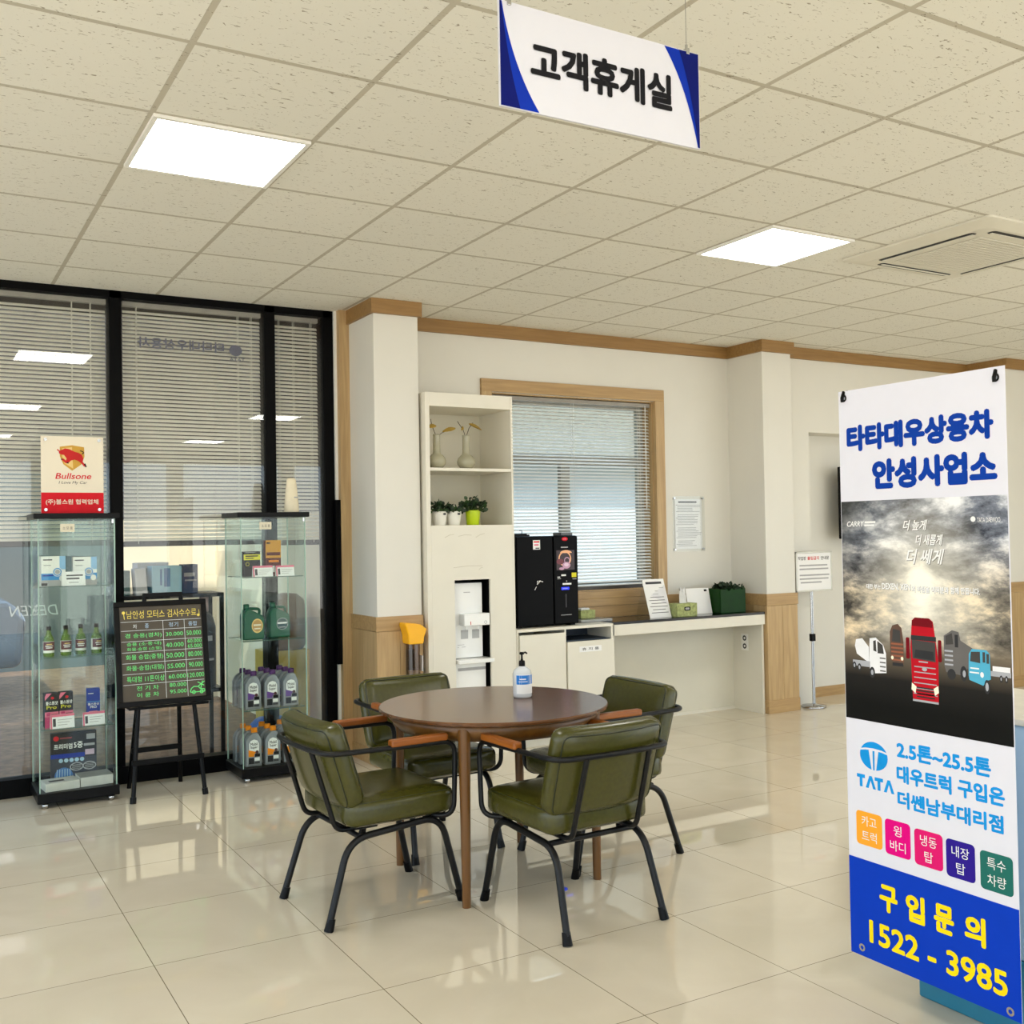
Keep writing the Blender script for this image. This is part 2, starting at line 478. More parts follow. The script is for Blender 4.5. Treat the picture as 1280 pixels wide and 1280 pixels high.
# unseen sides of the hall: piers between tall openings that let the daylight in
b = MB()
b.box(XL - 0.2, XL, YB, 6.8, 2.8, H, WHITE_WALL)
for y in (YB, -2.2, 0.8, 3.8, 6.5): b.box(XL - 0.2, XL, y, y + 0.3, 0.0, 2.8, WHITE_WALL)
struct('wall_left', b)
b = MB(); b.box(XR, XR + 0.2, YB, 6.8, 2.8, H, WHITE_WALL); b.box(XR, XR + 0.2, 2.5, 6.8, 0, 2.8, WHITE_WALL); b.box(XR, XR + 0.2, YB, -4.8, 0, 2.8, WHITE_WALL); b.box(XR, XR + 0.2, -1.2, -0.9, 0, 2.8, WHITE_WALL); struct('wall_right', b)
b = MB()
b.box(XL, XR, YB - 0.2, YB, 2.8, H, WHITE_WALL)
for i in range(8): x = XL + i * 2.0; b.box(x, x + 0.25, YB - 0.2, YB, 0.0, 2.8, WHITE_WALL)
struct('wall_rear', b)

# ------------------------------------------------------------------ glazed shopfront
GY = 6.72
b = MB()
b.box(XL, 2.515, GY, GY + 0.09, 2.955, H, FRAMEB)
b.box(XL, 2.515, GY - 0.02, GY + 0.09, 0.0, 0.105, FRAMEB)
MULL = [(1.095, 1.168), (2.057, 2.128), (2.457, 2.530), (0.12, 0.195), (-0.86, -0.785), (-1.84, -1.765), (-2.82, -2.745), (-3.8, -3.725)]
for (a, c) in MULL: b.box(a, c, GY, GY + 0.12, 0.0, H, FRAMEB, 0.003)
win1 = struct('window_1', b)
bays = [(-0.785, 0.12), (0.195, 1.095), (1.168, 2.057), (2.128, 2.457), (-1.765, -0.86), (-2.745, -1.84), (-3.725, -2.82)]
for i, (a, c) in enumerate(bays):
    b = MB(); b.box(a, c, GY + 0.02, GY + 0.026, 0.105, 2.955, WINGLASS); struct('pane', b, win1)
# back window: oak casing, white sashes, panes
b = MB()
for (x0, x1, z0, z1) in ((3.625, 5.292, 2.512, 2.603), (3.625, 3.712, 0.965, 2.512), (5.203, 5.292, 0.965, 2.512), (3.712, 5.203, 0.965, 1.022)):
    b.box(x0, x1, WY - 0.022, WY + 0.02, z0, z1, WOOD_H if x1 - x0 > 0.5 else WOOD_V, 0.002)
for (x0, x1, z0, z1) in ((3.712, 3.722, 1.02, 2.512), (5.195, 5.205, 1.02, 2.512), (3.712, 5.203, 2.502, 2.512), (3.712, 5.203, 1.02, 1.03)):
    b.box(x0, x1, WY + 0.02, WY + 0.21, z0, z1, WOOD_V)
for (x0, x1, z0, z1) in ((3.72, 3.77, 1.03, 2.5), (5.145, 5.195, 1.03, 2.5), (3.77, 5.145, 2.45, 2.5), (3.77, 5.145, 1.03, 1.08), (4.40, 4.48, 1.08, 2.0), (3.77, 5.145, 2.0, 2.07)):
    b.box(x0, x1, WY + 0.14, WY + 0.19, z0, z1, M('grey window sash', (166, 166, 160), 0.5))
win2 = struct('window_2', b)
b = MB(); b.box(3.77, 5.145, WY + 0.16, WY + 0.165, 1.08, 2.45, CLEAR); struct('pane', b, win2)

# ------------------------------------------------------------------ venetian blinds
SLAT = M('ivory blind slat', (228, 226, 214), 0.45, var=0.03)
SLATW = M('white blind slat', (232, 234, 232), 0.4, var=0.02)
RAILD = M('brown blind rail', (52, 46, 40), 0.4)
RAILG = M('grey blind rail', (150, 146, 138), 0.4)
def blind(x0, x1, y, z0, z1, pitch, tilt, sm, rail, label, cords, wand=None):
    wdt = x1 - x0
    t = thing('venetian_blind', label, 'blind', ((x0 + x1) / 2, y, z0), 0, 'venetian blinds')
    hw = wdt / 2; hh = z1 - z0
    MB().box(-hw, hw, -0.018, 0.018, hh - 0.03, hh, rail if rail is RAILG else RAILG, 0.002).build('head_rail', t)
    MB().box(-hw, hw, -0.014, 0.014, -0.008, 0.026, rail, 0.003).build('bottom_rail', t)
    s = MB(); n = int((hh - 0.06) / pitch); ca, sa = math.cos(tilt) * 0.0125, math.sin(tilt) * 0.0125
    for i in range(n):
        z = 0.035 + i * pitch
        # slightly cupped slat, inner (room) edge low
        P = [(-ca, -sa), (-ca * 0.35 - 0.0012 * sa / 0.0125, -sa * 0.35 + 0.0012), (ca * 0.35 - 0.0012 * sa / 0.0125, sa * 0.35 + 0.0012), (ca, sa)]
        vs = [(-hw + 0.004, p[0], z + p[1]) for p in P] + [(hw - 0.004, p[0], z + p[1]) for p in P]
        s.add(vs, [[k, k + 1, k + 5, k + 4] for k in range(3)], sm, True)
    s.build('slats', t)
    c = MB()
    for q in cords:
        c.tube([(-hw + q * wdt, -0.015, 0.01), (-hw + q * wdt, -0.015, hh - 0.02)], 0.0016, sm, 5)
        c.tube([(-hw + q * wdt, 0.015, 0.01), (-hw + q * wdt, 0.015, hh - 0.02)], 0.0016, sm, 5)
    c.build('ladder_cord', t)
    if wand:
        q, zb = wand
        MB().tube([(-hw + q * wdt, -0.024, zb), (-hw + q * wdt, -0.024, hh - 0.02)], 0.0035, WHITE, 6).build('tilt_wand', t)
    return t
BT = math.radians(50)
blind(0.205, 1.085, GY + 0.065, 1.452, 2.95, 0.0248, BT, SLAT, RAILD, 'ivory blind in the glass bay behind the red and white bull sign', (0.1, 0.78, 0.9))
blind(1.178, 2.047, GY + 0.065, 1.440, 2.95, 0.0248, BT, SLAT, RAILD, 'wide ivory blind in the glass bay behind the price board easel', (0.1, 0.83, 0.93))
blind(2.136, 2.440, GY + 0.065, 1.430, 2.95, 0.0248, BT, SLAT, RAILD, 'narrow ivory blind beside the oak jamb above the white cone', (0.12, 0.45, 0.85))
blind(-0.775, 0.11, GY + 0.065, 1.452, 2.95, 0.0248, BT, SLAT, RAILD, 'ivory blind in a glass bay beyond the cabinet of green bottles', (0.1, 0.8, 0.9))
blind(3.726, 5.190, WY + 0.055, 1.030, 2.495, 0.0255, math.radians(32), SLATW, RAILD, 'white blind in the oak framed window behind the coffee machine', (0.05, 0.5, 0.93), (0.965, 0.62))

# ------------------------------------------------------------------ ceiling lights and air conditioner
LIGHTM = emit('lit diffuser', (255, 253, 248), PANEL)
lf = MB(); lf.box(-0.294, 0.294, -0.294, -0.276, -0.012, 0.0, WHITE); lf.box(-0.294, 0.294, 0.276, 0.294, -0.012, 0.0, WHITE)
lf.box(-0.294, -0.276, -0.276, 0.276, -0.012, 0.0, WHITE); lf.box(0.276, 0.294, -0.276, 0.276, -0.012, 0.0, WHITE)
L0 = thing('ceiling_light', 'lit square ceiling panel above the glass cabinets and the easel', 'ceiling light', (1.079, 4.146, H), 0, 'square ceiling light panels')
lf.build('frame', L0)
MB().box(-0.276, 0.276, -0.276, 0.276, -0.009, -0.001, LIGHTM).build('diffuser', L0)
copy_thing(L0, (4.079, 4.146, H), 0, 'lit square ceiling panel beside the ceiling air conditioner')
for (x, y) in ((-1.921, 4.146), (7.079, 4.146), (-1.921, 0.546), (1.079, 0.546), (4.079, 0.546), (7.079, 0.546), (-1.921, -3.054), (1.079, -3.054), (4.079, -3.054), (7.079, -3.054)):
    copy_thing(L0, (x, y, H), 0, 'lit square ceiling panel elsewhere in the hall, beyond the view')

ACW = M('cream air conditioner plastic', (220, 216, 202), 0.45, var=0.01)
t = thing('air_conditioner', 'cream four-way cassette air conditioner set in the ceiling', 'air conditioner', (5.09, 3.70, H))
b = MB()
def rr(hx, hy, r, z):
    p = []
    for cx, cy, a0 in ((hx - r, hy - r, 0), (-hx + r, hy - r, 90), (-hx + r, -hy + r, 180), (hx - r, -hy + r, 270)):
        for k in range(6):
            a = math.radians(a0 + 18 * k); p.append(Vector((cx + r * math.cos(a), cy + r * math.sin(a), z)))
    return p
r0, r1, r2 = rr(0.475, 0.475, 0.03, -0.001), rr(0.475, 0.475, 0.03, -0.012), rr(0.40, 0.40, 0.07, -0.034)
n = len(r0)
b.add(r0 + r1 + r2, [[i, (i + 1) % n, (i + 1) % n + n, i + n] for i in range(n)] + [[i + n, (i + 1) % n + n, (i + 1) % n + 2 * n, i + 2 * n] for i in range(n)] + [list(range(2 * n, 3 * n))], ACW)
b.build('body_panel', t)
FD = lambda x, y, d=0.0: Vector((x, y, -0.0345 - d))
for k in range(4):
    T = Matrix.Rotation(k * PI / 2, 4, 'Z')
    b = MB(); b.rect(-0.30, 0.30, 0.325, 0.375, FD, BLACK, 0.0, 0.02)
    b.box(-0.285, 0.285, 0.338, 0.35, -0.0405, -0.0365, ACW)
    b.v = [tuple(T @ Vector(p)) for p in b.v]
    b.build('air_outlet', t)
b = MB()
b.rect(-0.27, 0.27, -0.27, 0.27, FD, M('grille shade', (120, 113, 98), 0.7), 0.0002)
for i in range(28):
    x = -0.265 + i * 0.53 / 27
    b.box(x - 0.0055, x + 0.0055, -0.27, 0.27, -0.039, -0.0352, ACW)
for i in range(18):
    y = -0.265 + i * 0.53 / 17
    b.box(-0.27, 0.27, y - 0.006, y + 0.006, -0.0395, -0.0355, ACW)
b.build('intake_grille', t)

# ------------------------------------------------------------------ hanging sign
NAVY = M('navy print', (0, 14, 98), 0.55, spec=0.12); ROYAL = M('royal blue print', (4, 44, 160), 0.55, spec=0.12); SIGNW = M('white sign board', (210, 210, 219), 0.55, spec=0.12, var=0.01)
t = thing('hanging_sign', 'white and blue hanging sign board with bold black Korean lettering', 'sign', (1.18, 2.05, 2.446))
Fs = FR()
b = MB(); b.box(0, 0.588, 0.0, 0.006, 0, 0.245, SIGNW)
def arc2(p0, p1, p2, n=10): return [((1 - u) ** 2 * p0[0] + 2 * u * (1 - u) * p1[0] + u * u * p2[0], (1 - u) ** 2 * p0[1] + 2 * u * (1 - u) * p1[1] + u * u * p2[1]) for u in [i / n for i in range(n + 1)]]
b.flat([(0.002, 0.002), (0.104, 0.002)] + arc2((0.104, 0.003), (0.032, 0.10), (0.008, 0.243)) + [(0.002, 0.243)], Fs, ROYAL, 0.0006)
b.flat([(0.002, 0.002), (0.053, 0.002)] + arc2((0.053, 0.003), (0.022, 0.10), (0.006, 0.243)) + [(0.002, 0.243)], Fs, NAVY, 0.0012)
b.flat([(0.586, 0.243), (0.478, 0.243)] + arc2((0.478, 0.242), (0.548, 0.15), (0.580, 0.002)) + [(0.586, 0.002)], Fs, ROYAL, 0.0006)
b.flat([(0.586, 0.243), (0.524, 0.243)] + arc2((0.524, 0.242), (0.562, 0.15), (0.582, 0.002)) + [(0.586, 0.002)], Fs, NAVY, 0.0012)
b.text('고객휴게실', 0.082, 0.498, 0.078, 0.170, Fs, INK, 0.0018, 0.05)
b.build('board', t)
for x in (0.027, 0.551):
    c = MB(); c.box(x - 0.005, x + 0.005, -0.004, 0.010, 0.236, 0.252, CHROME, 0.001); c.tube([(x, 0.003, 0.25), (x, 0.003, 0.262)], 0.0035, CHROME, 8)
    cl = c.build('wire_clip', t)
    MB().tube([(x, 0.003, 0.26), (x, 0.003, 0.554)], 0.0010, CHROME, 6).build('wire', cl)

# ------------------------------------------------------------------ round table and bottle
TX, TY = 2.235, 4.03
t = thing('round_table', 'round walnut dining table ringed by four olive armchairs', 'table', (TX, TY, 0))
MB().lathe([(0.001, 0.713), (0.482, 0.713), (0.499, 0.721), (0.5, 0.729), (0.496, 0.735), (0.001, 0.735)], WALNUT, n=96, smooth=False).build('tabletop', t)
MB().lathe([(0.415, 0.645), (0.478, 0.7135), (0.45, 0.7135), (0.39, 0.645)], WALNUTL, n=64).build('apron', t)
for sx in (-1, 1):
    for sy in (-1, 1):
        MB().tube([(sx * 0.312, sy * 0.318, 0.706), (sx * 0.312, sy * 0.318, 0.45), (sx * 0.313, sy * 0.319, 0.0)], 0.026, WALNUTL, 16, 0.017).build('leg', t)
t = thing('hand_sanitizer_bottle', 'clear pump bottle with blue label on the round table', 'bottle', (2.416, 4.086, 0.735), 0.4)
CLB = M('frosted bottle plastic', (232, 236, 240), 0.2, var=0.02, trans=0.25)
b = MB(); b.lathe([(0.001, 0), (0.036, 0.0), (0.042, 0.006), (0.043, 0.02), (0.043, 0.105), (0.038, 0.122), (0.024, 0.133), (0.016, 0.136), (0.016, 0.14), (0.001, 0.14)], CLB, n=28); b.build('bottle_body', t)
b = MB()
BLU = M('azure label', (12, 118, 206), 0.4)
def wrap(mb, r, a0, a1, z0, z1, mat, n=10):
    vs = []
    for k in range(n + 1):
        a = math.radians(a0 + (a1 - a0) * k / n); vs += [(r * math.cos(a), r * math.sin(a), z0), (r * math.cos(a), r * math.sin(a), z1)]
    mb.add(vs, [[2 * k, 2 * k + 2, 2 * k + 3, 2 * k + 1] for k in range(n)], mat, True)
wrap(b, 0.0436, 180, 268, 0.062, 0.103, BLU); wrap(b, 0.0436, 275, 350, 0.062, 0.103, BLU)
wrap(b, 0.0435, 180, 350, 0.02, 0.105, PAPER, 16)
wrap(b, 0.0439, 200, 240, 0.083, 0.088, PAPER, 4); wrap(b, 0.0439, 195, 250, 0.073, 0.076, PAPER, 4)
b.build('label', t)
b = MB(); b.lathe([(0.014, 0.138), (0.0145, 0.152), (0.013, 0.164), (0.006, 0.166), (0.006, 0.172)], BLACK, n=20); b.build('pump_collar', t)
b = MB(); b.tube([(0, 0, 0.17), (0, 0, 0.196)], 0.0045, BLACK, 10); b.lathe([(0.010, 0.192), (0.012, 0.198), (0.008, 0.203), (0.001, 0.203)], BLACK, n=16)
b.tube([(0, 0, 0.198), (0.028, 0.0, 0.199), (0.038, 0, 0.193)], 0.0042, BLACK, 8); b.build('pump_head', t)

# ------------------------------------------------------------------ armchairs
def make_chair(label):
    t = thing('armchair', label, 'chair', (0, 0, 0), 0, 'olive armchairs round the table')
    # seat, slightly domed
    b = MB(); b.rbox((0, 0.03, 0.412), (0.232, 0.232, 0.054), 0.032, LEATHER, 0.010)
    seat = b.build('seat', t)
    c = MB()
    loop = lambda hx, hy, z, r=0.05: fillet([(0, hy, z), (hx, hy, z), (hx, -hy, z), (-hx, -hy, z), (-hx, hy, z), (0, hy, z)], r)[:-1]
    c.tube([Vector(p) + Vector((0, 0.03, 0)) for p in loop(0.226, 0.226, 0.452)], 0.0035, SEAM, 6, closed=True)
    c.build('piping', seat)
    # backrest leaning back, gently curved round the sitter
    lean = math.radians(17)
    RT = Matrix.Translation((0, -0.142, 0.452)) @ Matrix.Rotation(lean, 4, 'X')
    def curve(P):
        q = Vector(P); q.y += 0.38 * q.x * q.x
        return RT @ q
    b = MB(); b.rbox((0, -0.045, 0.165), (0.240, 0.042, 0.168), 0.034, LEATHER, 0.008, curve, 11)
    bk = b.build('backrest', t)
    c = MB()
    for y in (-0.080, -0.010):
        pts = fillet([(0, y, 0.322), (0.228, y, 0.322), (0.228, y, 0.012), (-0.228, y, 0.012), (-0.228, y, 0.322), (0, y, 0.322)], 0.035)
        dense = []
        for p, q in zip(pts, pts[1:]):
            for k in range(4): dense.append(p.lerp(q, k / 4))
        c.tube([curve(p) for p in dense], 0.0028, SEAM, 5, closed=True)
    c.build('piping', bk)
    # side rails: rear foot - bend - rail under the seat - bend - front foot
    for s in (-1, 1):
        b = MB()
        b.tube(fillet([(s * 0.224, -0.285, 0.03), (s * 0.205, -0.195, 0.318), (s * 0.205, 0.205, 0.348), (s * 0.224, 0.282, 0.03)], 0.085, 8), 0.0135, BLACKF, 12)
        lg = b.build('leg_rail', t)
        for y in (-0.285, 0.282):
            sg = -1 if y < 0 else 1
            MB().tube([(s * 0.2255, y + sg * 0.006, 0.0), (s * 0.2225, y - sg * 0.008, 0.045)], 0.0185, BLACK, 12, 0.016).build('foot_cap', lg)
    for y, z in ((-0.15, 0.325), (0.17, 0.345)): MB().tube([(-0.205, y, z), (0.205, y, z)], 0.011, BLACKF, 10).build('cross_bar', t)
    # arm hoop: from under the seat front, up, back along the arms and round behind the backrest
    b = MB()
    hoop = [(0.16, 0.15, 0.352), (0.262, 0.235, 0.352), (0.264, 0.245, 0.652), (0.262, -0.06, 0.657), (0.262, -0.300, 0.662), (0.10, -0.322, 0.662),
            (-0.10, -0.322, 0.662), (-0.262, -0.300, 0.662), (-0.262, -0.06, 0.657), (-0.264, 0.245, 0.652), (-0.262, 0.235, 0.352), (-0.16, 0.15, 0.352)]
    b.tube(fillet(hoop, 0.06, 7), 0.0105, BLACKF, 12); b.build('arm_hoop', t)
    for s in (-1, 1):
        MB().tube(fillet([(s * 0.145, -0.318, 0.660), (s * 0.15, -0.222, 0.345), (s * 0.15, -0.05, 0.345)], 0.04, 6), 0.0105, BLACKF, 10).build('back_upright', t)
        MB().box(s * 0.263 - 0.019, s * 0.263 + 0.019, -0.045, 0.205, 0.660, 0.688, ARMW, 0.008, None, 3).build('armrest', t)
    return t
ch = make_chair('olive armchair with its back to the glass cabinets, facing the table')
ch.location = (1.645, 4.005, 0); ch.rotation_euler = (0, 0, -PI / 2 + 0.06)
copy_thing(ch, (2.258, 3.470, 0), 0.04, 'olive armchair showing its back, standing over the small blue disc')
copy_thing(ch, (2.776, 4.02, 0), PI / 2 + 0.02, 'olive armchair half behind the table, on the counter and pillar side')
copy_thing(ch, (2.19, 4.60, 0), PI + 0.04, 'olive armchair behind the table, in front of the yellow cup collector')
solo('bottle_cap', MB().lathe([(0.001, 0.0), (0.016, 0.0), (0.016, 0.006), (0.012, 0.008), (0.001, 0.008)], M('bright blue plastic', (20, 60, 220), 0.4), n=20), 'small bright blue disc lying on the floor under the chairs', 'cap', (2.356, 3.676, 0))

# ------------------------------------------------------------------ glass display cabinets
TAGM = M('cream sticker', (216, 210, 186), 0.5)
def cabinet(x0, y0, label, shelves):
    t = thing('display_cabinet', label, 'display cabinet', (x0, y0, 0), 0, 'glass display cabinets')
    W, D, HT = 0.405, 0.352, 1.63
    b = MB(); b.box(-0.012, W + 0.012, -0.012, D, 0.03, 0.085, BLACK, 0.004); b.build('base', t)
    for fx in (0.03, W - 0.03):
        MB().lathe([(0.018, 0), (0.018, 0.03), (0.001, 0.03)], CHROME, (fx, 0.02, 0), 14).build('foot', t)
    MB().box(-0.022, W + 0.022, -0.018, D, HT - 0.03, HT, BLACK, 0.003).build('top', t)
    g = 0.005
    for nm, (a, c, d, e) in (('glass_side', (0, g, 0.006, D - g)), ('glass_side', (W - g, W, 0.006, D - g)), ('glass_back', (0, W, D - g, D)), ('glass_door', (0.001, W - 0.001, 0.0, g))):
        q = MB(); q.box(a, c, d, e, 0.085, HT - 0.03, CLEAR)
        pane = q.build(nm, t)
        ed = MB()
        if c - a > 0.1:
            for xx in (a, c): ed.box(xx - 0.0012, xx + 0.0012, d - 0.0006, e + 0.0006, 0.087, HT - 0.031, EDGE)
        else:
            for yy in (d, e): ed.box(a - 0.0006, c + 0.0006, yy - 0.0012, yy + 0.0012, 0.087, HT - 0.031, EDGE)
        ed.build('polished_edge', pane)
    for z in shelves:
        q = MB(); q.box(0.012, W - 0.012, 0.016, D - 0.012, z - 0.005, z, CLEAR)
        for (a, c, d, e) in ((0.012, W - 0.012, 0.0148, 0.016), (0.012, W - 0.012, D - 0.012, D - 0.0108)): q.box(a, c, d, e, z - 0.005, z, M('dark shelf edge', (70, 92, 82), 0.2))
        q.build('glass_shelf', t)
    q = MB(); F = FR((0, -0.0015, 0))
    q.box(0.115, 0.19, -0.0012, -0.0002, HT - 0.105, HT - 0.06, TAGM)
    q.text('소 모 품', 0.128, 0.18, HT - 0.092, HT - 0.075, F, INK, 0.0005, 0.01)
    q.build('sticker', t, 'cream sticker with three Korean letters')
    MB().box(W - 0.02, W - 0.008, -0.012, 0.0, HT - 0.06, HT - 0.033, CHROME, 0.002).build('hinge', t)
    return t
C1X, C1Y = 0.648, 6.325
C2X, C2Y = 1.765, 6.29
S1, S2 = (0.43, 0.825, 1.222), (0.43, 0.85, 1.236)
cabinet(C1X, C1Y, 'tall glass cabinet with green bottles, under the bull sign', S1)
cabinet(C2X, C2Y, 'tall glass cabinet with motor oil bottles, beside the oak jamb', S2)

# sign on the first cabinet
RED = M('signal red print', (214, 32, 44), 0.55, spec=0.12); CREAM = M('cream sign face', (232, 222, 200), 0.35, var=0.01); GOLD = M('gold print', (206, 160, 70), 0.55, spec=0.12); GOLDL = M('pale gold print', (232, 200, 130), 0.55, spec=0.12)
t = thing('sign_board', 'cream and red sign with a leaping bull standing on a glass cabinet', 'sign', (C1X + 0.035, 6.48, 1.63))
b = MB(); F = FR()
b.box(0, 0.335, 0, 0.006, 0, 0.445, CREAM); b.rect(0, 0.335, 0, 0.122, F, RED, 0.0006)
b.flat([(0.10, 0.385), (0.165, 0.395), (0.23, 0.385), (0.232, 0.33), (0.215, 0.285), (0.165, 0.248), (0.118, 0.285), (0.10, 0.33)], F, GOLD, 0.0006)
b.flat([(0.112, 0.375), (0.165, 0.384), (0.17, 0.26), (0.125, 0.29), (0.112, 0.33)], F, GOLDL, 0.0012)
bull = [(0.088, 0.372), (0.098, 0.362), (0.112, 0.368), (0.128, 0.376), (0.15, 0.372), (0.178, 0.358), (0.20, 0.352), (0.218, 0.340), (0.226, 0.318), (0.222, 0.300), (0.232, 0.288), (0.238, 0.272), (0.228, 0.274), (0.214, 0.292), (0.196, 0.306), (0.178, 0.312), (0.158, 0.306), (0.146, 0.292), (0.132, 0.290), (0.118, 0.302), (0.108, 0.312), (0.118, 0.318), (0.132, 0.306), (0.136, 0.318), (0.122, 0.338), (0.108, 0.340), (0.096, 0.346), (0.094, 0.358), (0.084, 0.366)]
b.flat([(x, y) for x, y in bull], F, M('bull red print', (196, 44, 44), 0.55, spec=0.12), 0.0018)
b.line([(0.218, 0.345), (0.228, 0.352), (0.222, 0.36), (0.208, 0.364)], 0.005, F, INK, 0.002)
b.line([(0.232, 0.29), (0.240, 0.270)], 0.008, F, INK, 0.0022); b.line([(0.112, 0.31), (0.108, 0.316)], 0.008, F, INK, 0.0022); b.line([(0.136, 0.294), (0.146, 0.292)], 0.007, F, INK, 0.0022)
b.text('Bullsone', 0.075, 0.268, 0.200, 0.234, F, RED, 0.001, 0.02, 0.2)
b.text('I Love My Car', 0.093, 0.245, 0.168, 0.188, F, INK, 0.001, 0.012, 0.2)
b.text('(주)불스원 협력업체', 0.024, 0.305, 0.05, 0.084, F, CREAM, 0.0012, 0.022)
b.build('board', t)
for x, z in ((0.024, 0.024), (0.311, 0.024), (0.024, 0.425), (0.311, 0.425)):
    MB().tube([(x, 0.001, z), (x, -0.006, z)], 0.009, CHROME, 14).build('standoff', t)

# helpers for printed cartons
def carton(name, w_, d_, h_, label, cat, loc, rz, art, side, group=None):
    t = thing(name, label, cat, loc, rz, group)
    b = MB(); b.box(-w_ / 2, w_ / 2, -d_ / 2, d_ / 2, 0, h_, side, 0.0015)
    F = FR((-w_ / 2, -d_ / 2 - 0.0004, 0))
    art(b, F, w_, h_)
    b.build('carton', t)
    return t
SKYB = M('sky blue print', (70, 150, 214), 0.55, spec=0.12); DBLUE = M('deep blue print', (22, 52, 150), 0.55, spec=0.12); PINK = M('pink print', (226, 120, 146), 0.55, spec=0.12); MAG = M('magenta print', (196, 62, 110), 0.55, spec=0.12)
YEL = M('yellow print', (222, 214, 60), 0.55, spec=0.12); BROWN = M('brown print', (92, 34, 28), 0.55, spec=0.12); AMBER = M('amber print', (206, 148, 46), 0.55, spec=0.12); DARKC = M('charcoal card', (40, 40, 44), 0.55, spec=0.12); ORNG = M('orange print', (238, 140, 30), 0.55, spec=0.12)
def art_wipes(b, F, w_, h_):
    b.rect(0, w_, 0, h_ * 0.42, F, SKYB, 0.0002); b.rect(0, w_, 0, h_ * 0.2, F, GREYL, 0.0006); b.rect(w_ * 0.75, w_, h_ * 0.55, h_, F, M('pale blue print', (150, 190, 226), 0.55, spec=0.12), 0.0006)
    b.disc(w_ * 0.66, h_ * 0.47, w_ * 0.2, w_ * 0.2, F, WHITE, 0.0010); b.ring(w_ * 0.66, h_ * 0.47, w_ * 0.13, w_ * 0.175, F, SKYB, 0.0014); b.disc(w_ * 0.66, h_ * 0.47, w_ * 0.1, w_ * 0.1, F, GREYL, 0.0014)
    b.rect(0.08 * w_, 0.45 * w_, h_ * 0.86, h_ * 0.9, F, GREYD, 0.0006); b.rect(0.1 * w_, 0.4 * w_, h_ * 0.68, h_ * 0.71, F, GREYL, 0.0006); b.rect(0.05 * w_, 0.5 * w_, h_ * 0.33, h_ * 0.38, F, DBLUE, 0.0008)
    b.rect(0, w_ * 0.25, 0.02 * h_, h_ * 0.1, F, INK, 0.0008); b.disc(w_ * 0.85, h_ * 0.25, w_ * 0.12, h_ * 0.1, F, WHITE, 0.001)
def on1(x, y, z): return (C1X + x, C1Y + y, z)
def on2(x, y, z): return (C2X + x, C2Y + y, z)
carton('product_carton', 0.128, 0.07, 0.168, 'white and blue carton on the top shelf behind the note card', 'box', on1(0.088, 0.13, S1[2]), 0.05, art_wipes, WHITE)
carton('product_carton', 0.128, 0.07, 0.160, 'white and blue carton standing deeper on the top shelf, beside its twin', 'box', on1(0.262, 0.16, S1[2]), -0.05, art_wipes, WHITE)
def card(loc, w_, h_, label, art, rz=0.0, group=None):
    t = thing('price_card', label, 'card', loc, rz, group)
    b = MB()
    Tm = Matrix.Rotation(-0.18, 4, 'X')
    b.box(0, w_, 0, 0.0015, 0, h_, PAPER, 0, Tm); b.box(0, w_, 0.0, 0.0015, 0, h_, PAPER, 0, Matrix.Translation((0, 2 * math.sin(0.18) * h_, 0)) @ Matrix.Rotation(0.18, 4, 'X'))
    F0 = FR((0, -0.0002, 0), (1, 0, 0), Tm @ Vector((0, 0, 1)))
    art(b, F0, w_, h_); b.build('card', t)
    return t
def art_note(b, F, w_, h_):
    b.rect(w_ * .2, w_ * .9, h_ * .68, h_ * .78, F, GREYD, 0.0004); b.rect(w_ * .2, w_ * .75, h_ * .45, h_ * .56, F, GREYD, 0.0004); b.rect(w_ * .3, w_ * .7, h_ * .2, h_ * .26, F, GREYL, 0.0004)
def art_price(b, F, w_, h_):
    b.rect(0, w_, h_ * .82, h_, F, PINK, 0.0004); b.rect(0, w_ * .07, 0, h_, F, PINK, 0.0004)
    b.rect(w_ * .1, w_ * .22, h_ * .14, h_ * .7, F, GREYD, 0.0004)
    for k in range(3): b.rect(w_ * .3, w_ * (.9 - .1 * k), h_ * (.58 - .18 * k), h_ * (.62 - .18 * k), F, GREYL, 0.0004)
card(on1(0.128, 0.045, S1[2]), 0.125, 0.080, 'small white note card standing before two white and blue cartons', art_note, 0.05)

# green bottles
GRNG = M('green bottle glass', (120, 160, 40), 0.08, var=0.05, trans=0.55)
LABR = M('maroon label', (92, 26, 32), 0.45)
t0 = thing('additive_bottle', 'green additive bottle with maroon label, first from the cabinet outer side', 'bottle', on1(0.065, 0.12, S1[1]), 0.0, 'green additive bottles on the second shelf')
b = MB(); b.lathe([(0.001, 0), (0.026, 0), (0.029, 0.004), (0.029, 0.085), (0.025, 0.105), (0.015, 0.125), (0.0115, 0.14), (0.0115, 0.155), (0.001, 0.155)], GRNG, n=22); b.build('glass_body', t0)
b = MB(); b.lathe([(0.013, 0.148), (0.013, 0.168), (0.010, 0.170), (0.001, 0.170)], BLACK, n=16); b.build('cap', t0)
b = MB(); wrap(b, 0.0294, 165, 375, 0.022, 0.086, WHITE, 14); wrap(b, 0.0298, 195, 345, 0.036, 0.084, LABR, 12)
for z, a in ((0.068, 30), (0.058, 42), (0.048, 34)): wrap(b, 0.0301, 270 - a, 270 + a, z, z + 0.005, GOLDL if z > 0.06 else WHITE, 5)
b.build('label', t0)
for x, lb, q in ((0.155, 'green additive bottle with maroon label, second in the row of four', 0.15), (0.238, 'green additive bottle with maroon label, third in the row of four', -0.1), (0.322, 'green additive bottle with maroon label, at the easel end of the row', 0.4)):
    copy_thing(t0, on1(x, 0.12 + 0.03 * (x > 0.2), S1[1]), q, lb)

